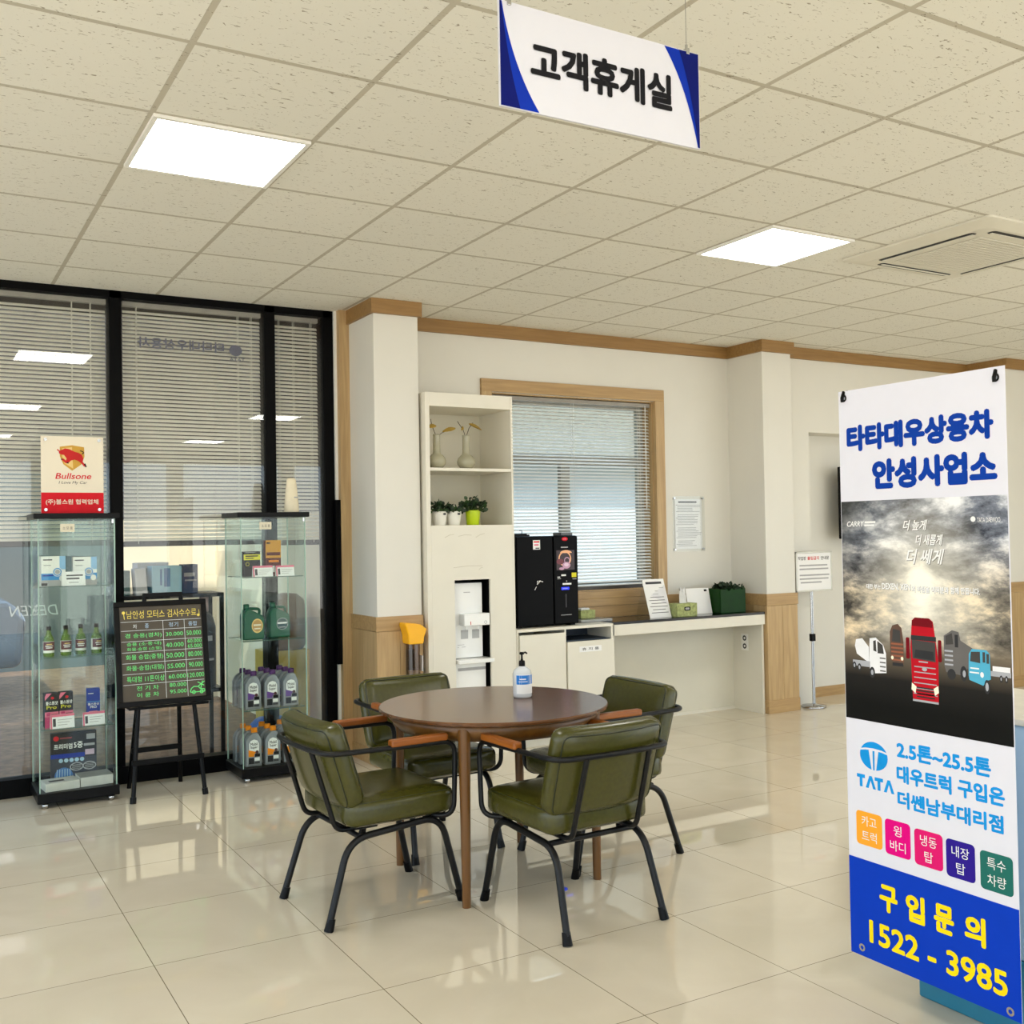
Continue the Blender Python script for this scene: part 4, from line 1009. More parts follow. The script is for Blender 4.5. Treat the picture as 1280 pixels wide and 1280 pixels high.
# potted plants
LEAFD = M('dark green leaf', (30, 52, 26), 0.5, var=0.3, scale=60)
LEAFM = M('fresh green leaf', (44, 74, 32), 0.5, var=0.3, scale=60)
def foliage(mb, c, rx, rz, n, ls, rnd, mats, flatn=0.35):
    for _ in range(n):
        a = rnd.uniform(0, 2 * PI); rr_ = rx * math.sqrt(rnd.random()); z = rz * rnd.random() * (1 - 0.5 * (rr_ / rx) ** 2)
        p = Vector(c) + Vector((rr_ * math.cos(a), rr_ * math.sin(a) * 0.8, z))
        d = Vector((math.cos(a) * rr_ / rx + rnd.uniform(-.6, .6), math.sin(a) * rr_ / rx + rnd.uniform(-.6, .6), rnd.uniform(-0.1, 0.9))).normalized()
        s = d.cross(Vector((rnd.uniform(-1, 1), rnd.uniform(-1, 1), rnd.uniform(-1, 1)))).normalized(); nn = d.cross(s)
        l_ = ls * rnd.uniform(0.7, 1.2); wv = l_ * 0.38
        vs = [p, p + d * l_ * .35 + s * wv, p + d * l_ * .75 + s * wv * .8, p + d * l_, p + d * l_ * .75 - s * wv * .8, p + d * l_ * .35 - s * wv, p + d * l_ * .5 - nn * l_ * .08]
        mb.add(vs, [[0, 1, 6], [1, 2, 6], [2, 3, 6], [3, 4, 6], [4, 5, 6], [5, 0, 6]], rnd.choice(mats), True)
def pot_plant(name, loc, label, potm, prof, rx, rz, n, ls, seed, badge=False):
    rnd = random.Random(seed)
    t = thing(name, label, 'potted plant', loc, 0)
    b = MB(); b.lathe(prof, potm, n=28)
    pt = b.build('pot', t)
    hz = max(p[1] for p in prof)
    if badge: MB().disc(0.012, hz - 0.018, 0.012, 0.007, FR((0, -0.0525, 0)), GREYD, 0.001, 12).build('badge', pt)
    MB().lathe([(0.036, hz - 0.012), (0.001, hz - 0.010)], M('dark soil', (40, 30, 22), .9), n=16).build('soil', t)
    b = MB(); foliage(b, (0, 0, hz - 0.01), rx, rz, n, ls, rnd, [LEAFD, LEAFD, LEAFM])
    for _ in range(7):
        a = rnd.uniform(0, 2 * PI); b.tube([(0, 0, hz - 0.012), (rx * .6 * math.cos(a), rx * .5 * math.sin(a), hz + rz * .6)], 0.0016, STEM, 4)
    b.build('foliage', t)
P1 = [(0.001, 0), (0.038, 0), (0.040, 0.004), (0.051, 0.076), (0.052, 0.094), (0.047, 0.094), (0.040, 0.07), (0.030, 0.01), (0.001, 0.01)]
P2 = [(0.001, 0), (0.040, 0), (0.042, 0.004), (0.052, 0.094), (0.053, 0.102), (0.048, 0.102), (0.036, 0.02), (0.001, 0.02)]
CERW = M('white ceramic', (232, 230, 222), .25, var=.01); LIME = M('lime ceramic', (190, 214, 24), .3, var=.03)
pot_plant('potted_plant', (3.090, 6.27, 1.535), 'bushy small plant in a white pot, beside the pillar side of the shelf', CERW, P1, 0.082, 0.075, 120, 0.032, 3, True)
pot_plant('potted_plant', (3.204, 6.285, 1.535), 'low small plant in a white pot, next to the lime pot', CERW, P1, 0.062, 0.05, 80, 0.030, 4, True)
pot_plant('potted_plant', (3.362, 6.31, 1.535), 'bushy small plant in a lime green pot on the lower open shelf', LIME, P2, 0.082, 0.10, 150, 0.034, 5)

# ------------------------------------------------------------------ low cabinet, coffee machine
t = thing('low_cabinet', 'low cream cabinet with waste slot, carrying the coffee machine', 'cabinet', (4.03, 6.20, 0))
LX0, LX1 = 3.625 - 4.03, 4.435 - 4.03
b = MB(); b.box(LX0, LX0 + 0.018, 0, 0.44, 0, 0.795, LAMINATE); b.box(LX1 - 0.018, LX1, 0, 0.44, 0, 0.795, LAMINATE); b.box(-0.012, 0.0, 0.0, 0.44, 0.0, 0.795, LAMINATE); b.box(LX0, LX1, 0.42, 0.44, 0, 0.795, LAMINATE); b.box(LX0 + .018, LX1 - .018, 0.03, 0.42, 0.0, 0.06, LAMINATE)
b.build('body', t)
MB().box(LX0, LX1, -0.004, 0.44, 0.795, 0.815, LAMINATE, 0.001).build('top_panel', t)
d_ = MB().box(LX0 + 0.019, -0.014, -0.016, 0.0, 0.06, 0.775, LAMINATE, 0.002).build('door', t)
d_ = MB().box(0.002, LX1 - 0.006, -0.016, 0.0, 0.06, 0.705, LAMINATE, 0.002)
d_.rect(0.10, 0.29, 0.628, 0.668, FR((0, -0.0164, 0)), PAPER, 0.0002); d_.text('휴 지 통', 0.122, 0.268, 0.638, 0.658, FR((0, -0.0164, 0)), INK, 0.0006, 0.015)
d_.build('flap_door', t, 'flap with a small black lettered label')
b = MB(); b.box(0.002, LX1 - 0.02, 0.30, 0.31, 0.715, 0.793, M('dark slot', (40, 52, 66), .5)); b.box(0.002, LX1 - 0.02, 0.01, 0.30, 0.705, 0.713, M('dark slot', (40, 52, 66), .5)); b.build('waste_slot', t)

t = thing('coffee_machine', 'black coffee vending machine on the low cream cabinet', 'coffee machine', (3.925, 6.275, 0.815))
GB = M('gloss black panel', (7, 7, 8), 0.22, var=0.1, spec=0.06)
b = MB(); b.box(-0.252, 0.252, 0.0, 0.34, 0.012, 0.638, GB, 0.006); b.build('body', t)
b = MB(); b.box(-0.252, 0.045, -0.018, 0.0, 0.012, 0.636, GB, 0.006); b.build('door', t)
b = MB(); b.box(0.052, 0.252, -0.022, 0.0, 0.012, 0.636, GB, 0.008, None, 3)
F = FR((0, -0.0225, 0))
b.disc(0.142, 0.615, 0.026, 0.014, F, RED, 0.0004, 18); b.rect(0.128, 0.156, 0.611, 0.618, F, PINK, 0.0008)
b.rect(0.108, 0.168, 0.552, 0.560, F, GREYL, 0.0004)
b.build('front_panel', t)
b = MB(); F = FR((0, -0.0228, 0))
PB = M('dark coffee poster', (44, 20, 26), .35); PW2 = M('mauve cup', (196, 150, 180), .4); PO = M('peach glow', (236, 176, 130), .4); PM = M('wine shade', (110, 40, 54), .4)
b.rect(0.070, 0.222, 0.395, 0.535, F, PB, 0.0); b.disc(0.150, 0.515, 0.05, 0.02, F, PO, 0.0006, 18, 0, 180); b.ring(0.140, 0.475, 0.044, 0.054, F, PO, 0.0004); b.disc(0.10, 0.455, 0.03, 0.02, F, PM, 0.0008)
b.ring(0.158, 0.462, 0.018, 0.024, F, PW2, 0.001); b.disc(0.152, 0.428, 0.034, 0.024, F, PW2, 0.0012); b.disc(0.152, 0.432, 0.02, 0.012, F, M('pale mauve', (226, 200, 220), .4), 0.0016); b.disc(0.112, 0.405, 0.022, 0.010, F, PW2, 0.0012)
b.build('poster', t, 'dark wine poster with a mauve coffee cup')
b = MB(); F = FR((0, -0.0226, 0))
b.rect(0.196, 0.236, 0.342, 0.374, F, YEL, 0.0004); b.rect(0.108, 0.148, 0.352, 0.364, F, PAPER, 0.0004); b.rect(0.075, 0.098, 0.343, 0.349, F, PAPER, 0.0004); b.rect(0.075, 0.104, 0.332, 0.337, F, GREYL, 0.0004); b.rect(0.202, 0.236, 0.327, 0.332, F, GREYL, 0.0004)
b.rect(0.118, 0.192, 0.290, 0.302, F, PAPER, 0.0004); b.disc(0.152, 0.315, 0.005, 0.005, F, GREYL, 0.0004, 10)
b.rect(0.108, 0.172, 0.255, 0.273, F, emit('blue display', (30, 50, 255), 1.2), 0.0004); b.rect(0.118, 0.160, 0.261, 0.267, F, M('pale lilac', (150, 160, 250), .4), 0.0008)
b.rect(0.14, 0.150, 0.13, 0.225, F, GREYD, 0.0004); b.rect(0.10, 0.19, 0.075, 0.079, F, GREYL, 0.0004)
b.build('control_panel', t)
b = MB(); F = FR((0, -0.0185, 0)); b.rect(-0.12, -0.062, 0.545, 0.610, F, PAPER, 0.0004); b.rect(-0.115, -0.067, 0.593, 0.603, F, RED, 0.0008); b.rect(-0.11, -0.075, 0.572, 0.582, F, PINK, 0.0008); b.rect(-0.10, -0.067, 0.55, 0.557, F, INK, 0.0008); b.build('warning_sticker', t)
b = MB(); b.tube([(-0.092, -0.018, 0.30), (-0.075, -0.03, 0.325), (-0.05, -0.024, 0.318)], 0.006, CHROME, 8); b.lathe([(0.012, 0), (0.012, 0.008), (0.001, 0.008)], CHROME, (0, 0, 0), 12, T=Matrix.Translation((-0.085, -0.018, 0.318)) @ Matrix.Rotation(PI / 2, 4, 'X')); b.tube([(-0.10, -0.02, 0.285), (-0.115, -0.022, 0.262)], 0.004, CHROME, 6); b.build('key_lock', t)
b = MB()
for x in (-0.22, 0.22): b.box(x - 0.02, x + 0.02, 0.01, 0.32, 0.0, 0.012, BLACK)
b.build('foot_rail', t)
b = MB(); b.box(-0.06, 0.06, -0.05, 0.05, 0, 0.012, BLACK, 0.003); b.box(-0.045, 0.045, -0.04, 0.04, 0.012, 0.02, BLACK, 0.003); b.tube([(0.025, 0, 0.02), (0.025, 0, 0.04), (0.005, 0, 0.042)], 0.003, BLACK, 6)
solo('hopper_lid', b, 'black lid with a small knob lying on the coffee machine', 'lid', (3.765, 6.38, 1.453))
b = MB(); b.box(-0.05, 0.05, -0.05, 0.05, 0, 0.004, M('smoky grey tray', (90, 92, 94), .3)); 
for (a, c, d, e) in ((-0.05, 0.05, -0.05, -0.046), (-0.05, 0.05, 0.046, 0.05), (-0.05, -0.046, -0.05, 0.05), (0.046, 0.05, -0.05, 0.05)): b.box(a, c, d, e, 0, 0.022, M('smoky grey tray', (90, 92, 94), .3))
solo('plastic_tray', b, 'grey shallow tray lying on the window side of the coffee machine', 'tray', (4.12, 6.36, 1.453))

# ------------------------------------------------------------------ counter
CX0, CX1 = 4.437, 5.968
STONE = M('black granite', (16, 14, 13), 0.1, var=0.6, scale=220, spec=0.3)
t = thing('counter', 'cream counter with black stone top between the cabinet and pillar', 'counter', ((CX0 + CX1) / 2, 6.26, 0))
hw = (CX1 - CX0) / 2
MB().box(-hw, hw, -0.002, 0.378, 0.795, 0.815, STONE, 0.002).build('stone_top', t)
MB().box(-hw, hw, 0.0, 0.02, 0.715, 0.795, LAMINATE, 0.001).build('apron', t)
MB().box(hw - 0.02, hw, 0.02, 0.378, 0.0, 0.795, LAMINATE).build('side_panel', t)
MB().box(-hw, -hw + 0.05, 0.0, 0.378, 0.0, 0.795, LAMINATE).build('side_panel', t)
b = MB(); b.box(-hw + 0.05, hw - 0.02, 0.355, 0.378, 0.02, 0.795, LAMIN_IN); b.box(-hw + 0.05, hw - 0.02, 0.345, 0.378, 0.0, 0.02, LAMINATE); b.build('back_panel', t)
b = MB(); b.box(-0.004, 0, 0.115, 0.195, 0.49, 0.625, WHITE, 0.002)
Fo = FR((-0.0042, 0.195, 0), (0, -1, 0), (0, 0, 1))
for z in (0.525, 0.59): b.ring(0.04, z, 0.010, 0.022, Fo, GREYD, 0.0004, 16)
solo('wall_outlet', b, 'white double power outlet on the inner side of the counter', 'outlet', (CX1 - 0.0202, 6.32, 0))

ZT = 0.8155
def leaning(name, label, cat, loc, w_, h_, lean, art, rz=0, foot=0.05):
    t = thing(name, label, cat, loc, rz)
    Tm = Matrix.Rotation(-lean, 4, 'X')
    b = MB(); b.box(-w_ / 2, w_ / 2, 0, 0.003, 0, h_, PAPER, 0, Tm)
    F = FR(Tm @ Vector((-w_ / 2, -0.0003, 0)), (1, 0, 0), Tm @ Vector((0, 0, 1)))
    art(b, F, w_, h_); b.build('sheet', t)
    c = MB(); c.box(-w_ / 2, w_ / 2, 0.0, 0.003, 0, h_ * 0.9, ACRYL, 0, Matrix.Translation((0, 2 * math.sin(lean) * h_ * 0.9 + 0.004, 0)) @ Matrix.Rotation(lean, 4, 'X'))
    c.build('rear_support', t)
    return t
def art_notice(b, F, w_, h_):
    b.rect(w_ * .12, w_ * .86, h_ * .87, h_ * .93, F, GREYD, 0.0006)
    b.flat([(w_ * .98, h_ * .84), (w_ * .98, h_ * .3), (w_ * .25, h_ * .58)], F, M('very pale grey', (222, 222, 226), .6), 0.0003)
    for k, (a, c) in enumerate(((.7, .9), (.48, .6), (.35, .6), (.2, .85), (.12, .85), (.2, .9), (.1, .94), (.2, .8), (.12, .9))): b.rect(w_ * a, w_ * c, h_ * (.76 - .08 * k), h_ * (.775 - .08 * k), F, GREYD if k > 2 else GREYL, 0.0006)
leaning('counter_notice', 'tall white notice in a slanted stand beside the green tissue box', 'notice', (5.00, 6.36, ZT), 0.205, 0.305, 0.32, art_notice)
def art_blank(b, F, w_, h_): b.rect(w_ * .78, w_ * .9, h_ * .86, h_ * .94, F, INK, 0.0006)
leaning('counter_notice', 'white nearly blank card in a stand before the green planter', 'notice', (5.462, 6.44, ZT), 0.235, 0.205, 0.22, art_blank)
GPAT = M('leafy green tissue print', (160, 168, 112), 0.55, spec=0.12, var=0.3, scale=50)
t = thing('tissue_box', 'pale green tissue box with a tissue pulled up', 'tissue box', (5.212, 6.36, ZT), 0.0)
b = MB(); b.box(-0.098, 0.098, -0.055, 0.055, 0, 0.10, GPAT, 0.002); F = FR((0, -0.0553, 0)); b.rect(-0.03, 0.03, 0.045, 0.075, F, INK, 0.0004, 0.008); b.rect(-0.02, 0.02, 0.052, 0.068, F, GREYL, 0.0008, 0.006); b.build('carton', t)
b = MB()
vs = []; fs = []
for k in range(7):
    a = -0.04 + 0.08 * k / 6
    vs += [(a * 0.9, -0.006 + 0.012 * (k % 2), 0.100), (a * 0.75 + 0.006, -0.010 + 0.02 * ((k + 1) % 2), 0.16), (a * 0.55 - 0.01, -0.012 + 0.024 * (k % 2), 0.225 - 0.02 * (k % 3))]
for k in range(6):
    for q in range(2): fs.append([3 * k + q, 3 * k + q + 1, 3 * k + q + 4, 3 * k + q + 3])
b.add(vs, fs, M('white tissue', (236, 236, 236), .8), True); b.build('tissue', t)
b = MB(); b.box(-0.07, 0.07, -0.045, 0.045, 0, 0.06, GPAT, 0.003); b.box(-0.055, 0.03, -0.03, 0.03, 0.06, 0.075, M('white tissue', (236, 236, 236), .8), 0.006)
solo('tissue_packet', b, 'small green packet lying on the clear tray beside the coffee machine', 'packet', (4.39, 6.50, 0.837), 0.1)
b = MB(); b.box(-0.14, 0.14, -0.10, 0.10, 0, 0.02, M('clear grey tray', (150, 152, 150), .2), 0.004)
solo('acrylic_tray', b, 'low grey tray under the small green packet', 'tray', (4.40, 6.45, ZT))
t = thing('green_planter', 'square dark green glazed planter of succulents beside the pillar', 'planter', (5.722, 6.45, ZT))
GP = M('dark green glaze', (14, 54, 10), 0.3, var=0.15, scale=12, spec=0.12)
b = MB()
hp = 0.13
for (a, c, d, e) in ((-hp, hp, -hp * .75, -hp * .75 + .01), (-hp, hp, hp * .75 - .01, hp * .75), (-hp, -hp + .01, -hp * .75 + .01, hp * .75 - .01), (hp - .01, hp, -hp * .75 + .01, hp * .75 - .01)): b.box(a, c, d, e, 0, 0.19, GP, 0.003)
b.box(-hp + .01, hp - .01, -hp * .75 + .01, hp * .75 - .01, 0.0, 0.17, M('dark soil', (40, 30, 22), .9))
b.build('planter_box', t)
b = MB(); rnd = random.Random(9)
for k in range(14):
    cx, cy = rnd.uniform(-.1, .1), rnd.uniform(-.07, .07)
    foliage(b, (cx, cy, 0.17), 0.03, 0.055, 16, 0.035, rnd, [LEAFD, LEAFD, M('deep succulent', (24, 48, 28), .45)])
b.build('succulents', t)

# framed notice on the wall
t = thing('wall_notice', 'clear framed text notice screwed to the wall beside the window', 'notice', (5.365, WY - 0.014, 1.305))
F = FR()
b = MB(); b.box(0.025, 0.305, 0.004, 0.0055, 0.02, 0.425, PAPER)
F = FR((0, 0.0036, 0))
b.rect(0.06, 0.25, 0.395, 0.408, F, GREYD, 0.0)
rnd = random.Random(2)
for k in range(26):
    if k in (5, 13, 21): continue
    z = 0.375 - k * 0.0132; b.rect(0.035 if k % 4 == 0 else 0.05, rnd.uniform(0.20, 0.295), z, z + 0.0045, F, GREYL, 0.0)
b.build('paper_sheet', t)
MB().box(0, 0.332, 0.0, 0.003, 0, 0.45, ACRYL).build('acrylic_cover', t)
for x in (0.018, 0.314):
    for z in (0.018, 0.432): MB().tube([(x, 0.014, z), (x, -0.004, z)], 0.0085, CHROME, 12).build('standoff', t)

# ------------------------------------------------------------------ stand sign behind the second pillar
t = thing('stand_sign', 'chrome pole sign with framed white notice beside the oak pillar', 'sign', (6.50, 6.27, 0))
MB().lathe([(0.001, 0), (0.098, 0), (0.1, 0.006), (0.096, 0.018), (0.03, 0.026), (0.018, 0.032), (0.001, 0.032)], CHROME, n=32).build('base', t)
b = MB(); b.tube([(-0.007, 0, 0.03), (-0.007, 0, 0.96)], 0.007, CHROME, 12); b.tube([(0.010, 0, 0.03), (0.010, 0, 0.96)], 0.007, CHROME, 12); b.build('pole', t)
MB().box(-0.020, 0.022, -0.016, 0.016, 0.545, 0.605, BLACK, 0.003).build('collar', t)
b = MB(); fw = 0.014
bx0, bx1, bz0, bz1 = -0.19, 0.222, 0.955, 1.285
for (a, c, d, e) in ((bx0, bx1, bz0, bz0 + fw), (bx0, bx1, bz1 - fw, bz1), (bx0, bx0 + fw, bz0, bz1), (bx1 - fw, bx1, bz0, bz1)): b.box(a, c, -0.024, -0.010, d, e, M('pale aluminium', (196, 194, 184), .3, .4), 0.002)
b.build('frame', t)
b = MB(); b.box(bx0 + fw, bx1 - fw, -0.020, -0.012, bz0 + fw, bz1 - fw, PAPER)
F = FR((0, -0.0204, 0)); RD = M('red ink', (206, 50, 50), 0.55, spec=0.12)
b.text('작업장', -0.165, -0.075, 1.215, 1.245, F, INK, 0.0004, .02); b.text('출입금지', -0.058, 0.075, 1.215, 1.245, F, RD, 0.0004, .03); b.text('안내문', 0.095, 0.19, 1.215, 1.245, F, INK, 0.0004, .02)
for z, x0, x1 in ((1.165, -.15, .17), (1.135, -.15, .18), (1.085, -.15, .19), (1.055, -.15, .18), (1.025, -.14, .10)): b.rect(x0, x1, z, z + 0.012, F, GREYL, 0.0004)
b.build('notice', t)

# television in the niche
t = thing('television', 'black television on a wall arm in the niche, mostly behind the banner', 'television', (7.63, 6.46, 1.38))
MB().box(-0.55, 0.55, 0.0, 0.035, 0, 0.63, BLACK, 0.006).build('body', t)
MB().rect(-0.535, 0.535, 0.015, 0.615, FR((0, -0.0006, 0)), GB, 0.0).build('screen', t)
b = MB(); b.box(-0.12, 0.12, 0.035, 0.05, 0.2, 0.43, BLACKF); b.box(-0.02, 0.02, 0.05, 0.172, 0.29, 0.34, BLACKF); b.box(-0.1, 0.1, 0.166, 0.179, 0.2, 0.43, BLACKF); b.build('wall_arm', t)

# ------------------------------------------------------------------ banner stand
def sky_print():
    m, n, l, p = newmat('printed sunset sky')
    tc = n.new('ShaderNodeTexCoord'); sx = n.new('ShaderNodeSeparateXYZ'); l.new(tc.outputs['Object'], sx.inputs[0])
    def math_(op, a=None, b_=None, va=0.0, vb=0.0):
        q = n.new('ShaderNodeMath'); q.operation = op
        if a is not None: l.new(a, q.inputs[0])
        else: q.inputs[0].default_value = va
        if b_ is not None: l.new(b_, q.inputs[1])
        else: q.inputs[1].default_value = vb
        return q.outputs[0]
    x, z = sx.outputs['X'], math_('SUBTRACT', sx.outputs['Z'], None, vb=0.125)
    mp = n.new('ShaderNodeMapping'); mp.inputs['Scale'].default_value = (6.0, 1.0, 13.0); mp.inputs['Rotation'].default_value = (0, 0.3, 0); l.new(tc.outputs['Object'], mp.inputs[0])
    no = n.new('ShaderNodeTexNoise'); no.inputs['Scale'].default_value = 1.0; no.inputs['Detail'].default_value = 9; no.inputs['Roughness'].default_value = 0.66; no.inputs['Distortion'].default_value = 0.15; l.new(mp.outputs[0], no.inputs['Vector'])
    cl = n.new('ShaderNodeValToRGB'); e = cl.color_ramp.elements
    e[0].position = 0.38; e[0].color = lin((56, 60, 70)); e[1].position = 0.64; e[1].color = lin((236, 238, 244))
    k = e.new(0.50); k.color = lin((128, 134, 148)); l.new(no.outputs['Fac'], cl.inputs[0])
    # warm towards the horizon
    wr = n.new('ShaderNodeMapRange'); wr.inputs['From Min'].default_value = 1.32; wr.inputs['From Max'].default_value = 1.14; l.new(z, wr.inputs['Value'])
    wm = n.new('ShaderNodeMix'); wm.data_type = 'RGBA'; wm.blend_type = 'MULTIPLY'; l.new(wr.outputs[0], wm.inputs[0]); l.new(cl.outputs[0], wm.inputs[6]); wm.inputs[7].default_value = (1.0, 0.80, 0.52, 1)
    # glow of the printed sun
    dx = math_('SUBTRACT', x, None, vb=0.306); dz = math_('SUBTRACT', z, None, vb=1.15); dz2 = math_('MULTIPLY', dz, None, vb=0.72)
    r2 = math_('ADD', math_('MULTIPLY', dx, dx), math_('MULTIPLY', dz2, dz2)); rr_ = math_('SQRT', r2)
    nr = math_('MULTIPLY', math_('SUBTRACT', no.outputs['Fac'], None, vb=0.5), None, vb=0.16); rr2 = math_('SUBTRACT', rr_, nr)
    gl = n.new('ShaderNodeValToRGB'); ge = gl.color_ramp.elements; ge[0].position = 0.035; ge[0].color = (1, 1, 1, 1); ge[1].position = 0.26; ge[1].color = (0, 0, 0, 1); k = ge.new(0.09); k.color = (0.45, 0.45, 0.45, 1)
    l.new(rr2, gl.inputs[0])
    gm = n.new('ShaderNodeMix'); gm.data_type = 'RGBA'; l.new(gl.outputs[0], gm.inputs[0]); l.new(wm.outputs[2], gm.inputs[6]); gm.inputs[7].default_value = lin((255, 250, 236))
    # dark corner top-left, then the printed road
    cd = math_('ADD', math_('MULTIPLY', x, None, vb=1.5), math_('MULTIPLY', math_('SUBTRACT', None, z, va=1.45), None, vb=1.2))
    ck = n.new('ShaderNodeMapRange'); ck.inputs['From Min'].default_value = 0.10; ck.inputs['From Max'].default_value = 0.40; ck.inputs['To Min'].default_value = 0.85; ck.inputs['To Max'].default_value = 0.0; l.new(cd, ck.inputs['Value'])
    cm = n.new('ShaderNodeMix'); cm.data_type = 'RGBA'; l.new(ck.outputs[0], cm.inputs[0]); l.new(gm.outputs[2], cm.inputs[6]); cm.inputs[7].default_value = lin((44, 44, 34))
    rd = n.new('ShaderNodeValToRGB'); re = rd.color_ramp.elements; re[0].position = 0.0; re[0].color = lin((16, 16, 14)); re[1].position = 1.0; re[1].color = lin((120, 108, 92)); k = re.new(0.45); k.color = lin((34, 32, 30))
    rz_ = n.new('ShaderNodeMapRange'); rz_.inputs['From Min'].default_value = 0.80; rz_.inputs['From Max'].default_value = 0.985; l.new(z, rz_.inputs['Value']); l.new(rz_.outputs[0], rd.inputs[0])
    hz = n.new('ShaderNodeMapRange'); hz.inputs['From Min'].default_value = 0.965; hz.inputs['From Max'].default_value = 1.02; hz.inputs['To Min'].default_value = 1.0; hz.inputs['To Max'].default_value = 0.0; l.new(z, hz.inputs['Value'])
    hm = n.new('ShaderNodeMix'); hm.data_type = 'RGBA'; l.new(hz.outputs[0], hm.inputs[0]); l.new(cm.outputs[2], hm.inputs[6]); l.new(rd.outputs[0], hm.inputs[7])
    l.new(hm.outputs[2], p.inputs['Base Color']); p.inputs['Roughness'].default_value = 0.55; p.inputs['Specular IOR Level'].default_value = 0.12
    return m
BZ = 0.125
t = thing('banner_stand', 'tall printed banner with trucks and a phone number on its stand', 'banner', (2.61, 2.382, 0), -PI / 2)
b = MB(); b.box(0, 0.59, 0.0, 0.0015, BZ, BZ + 1.785, M('white banner fabric', (224, 224, 236), 0.55, spec=0.12, var=0.01))
F = FR((0, -0.0003, BZ))
D = [0.0003 * k for k in range(1, 12)]
TB = M('banner cobalt', (2, 58, 160), 0.55, spec=0.12); TC = M('banner cyan', (22, 148, 226), 0.55, spec=0.12); TBL = M('banner blue field', (0, 58, 188), 0.55, spec=0.12, var=.02); TY_ = M('banner yellow', (255, 224, 16), 0.55, spec=0.12)
b.rect(0.002, 0.588, 0.743, 1.431, F, sky_print(), D[0])
b.rect(0.0, 0.59, 0.0, 0.305, F, TBL, D[0])
b.text('타타대우상용차', 0.030, 0.552, 1.588, 1.672, F, TB, D[0], 0.075)
b.text('안성사업소', 0.128, 0.560, 1.464, 1.558, F, TB, D[0], 0.075)
b.text('CARRY', 0.024, 0.092, 1.351, 1.368, F, PAPER, D[1], 0.03, 0.25); b.rect(0.095, 0.137, 1.361, 1.367, F, PAPER, D[1]); b.rect(0.093, 0.132, 1.352, 1.357, F, PAPER, D[1])
b.disc(0.480, 1.366, 0.008, 0.008, F, PAPER, D[1], 12); b.text('TATA DAEWOO', 0.493, 0.565, 1.356, 1.370, F, PAPER, D[1], 0.01)
SH = M('print letter shade', (96, 92, 88), 0.55, spec=0.12)
for s, (x0, x1, z0, z1) in (('더 높게', (0.240, 0.328, 1.336, 1.368)), ('더 새롭게', (0.284, 0.380, 1.292, 1.324)), ('더 쎄게', (0.249, 0.384, 1.236, 1.282))):
    b.text(s, x0 + 0.0015, x1 + 0.0015, z0 - 0.0015, z1 - 0.0015, F, SH, D[1], 0.03, 0.3); b.text(s, x0, x1, z0, z1, F, PAPER, D[2], 0.03, 0.3)
for s, (x0, x1, z0, z1) in (('대한 부는', (0.096, 0.152, 1.156, 1.172)), ('DEXEN, XEN', (0.156, 0.262, 1.154, 1.176)), ('의 바람을 여러분과 함께 만듭니다.', (0.266, 0.497, 1.152, 1.172))):
    b.text(s, x0 + 0.001, x1 + 0.001, z0 - 0.001, z1 - 0.001, F, SH, D[1], 0.02); b.text(s, x0, x1, z0, z1, F, PAPER, D[2], 0.04)
# printed trucks
tr = M('truck red', (186, 20, 36), 0.55, spec=0.12); trd = M('truck dark red', (116, 12, 24), 0.55, spec=0.12); gd = M('print dark glass', (54, 50, 46), .4); wh = M('print white', (236, 236, 240), .4); bk = M('print black', (16, 15, 15), .4); br = M('print bronze', (150, 84, 52), .4); gy = M('print grey', (96, 92, 90), .4); cy = M('print cyan truck', (70, 170, 206), .4); lg = M('print light grey', (170, 172, 180), .4)
# red tractor
b.flat([(0.262, 0.835), (0.352, 0.828), (0.354, 0.95), (0.348, 1.0), (0.338, 1.068), (0.325, 1.077), (0.275, 1.077), (0.264, 1.068), (0.257, 0.99)], F, tr, D[3])
b.flat([(0.264, 1.066), (0.275, 1.077), (0.325, 1.077), (0.337, 1.066), (0.337, 1.05), (0.264, 1.052)], F, trd, D[4])
b.rect(0.260, 0.348, 1.010, 1.024, F, bk, D[4]); b.flat([(0.264, 0.955), (0.345, 0.95), (0.345, 1.008), (0.262, 1.010)], F, gd, D[4]); b.flat([(0.270, 0.958), (0.340, 0.955), (0.338, 0.980), (0.275, 0.982)], F, bk, D[5])
for s_ in ((0.241, 0.254), (0.354, 0.366)): b.rect(s_[0], s_[1], 0.952, 1.016, F, trd, D[4], 0.004)
b.rect(0.286, 0.318, 0.945, 0.949, F, lg, D[5])
for k in range(6): b.rect(0.270 - 0.001 * k, 0.344 + 0.001 * k, 0.930 - 0.016 * k, 0.933 - 0.016 * k, F, lg, D[5])
for k in range(4): b.rect(0.276, 0.340, 0.868 - 0.009 * k, 0.872 - 0.009 * k, F, bk, D[5])
b.disc(0.306, 0.926, 0.009, 0.006, F, lg, D[6], 12)
for s_ in (-1, 1): b.flat([(0.306 + s_ * 0.030, 0.872), (0.306 + s_ * 0.046, 0.882), (0.306 + s_ * 0.048, 0.862), (0.306 + s_ * 0.034, 0.852)], F, M('print headlamp', (255, 244, 220), .4), D[6])
b.rect(0.262, 0.352, 0.828, 0.834, F, lg, D[5])
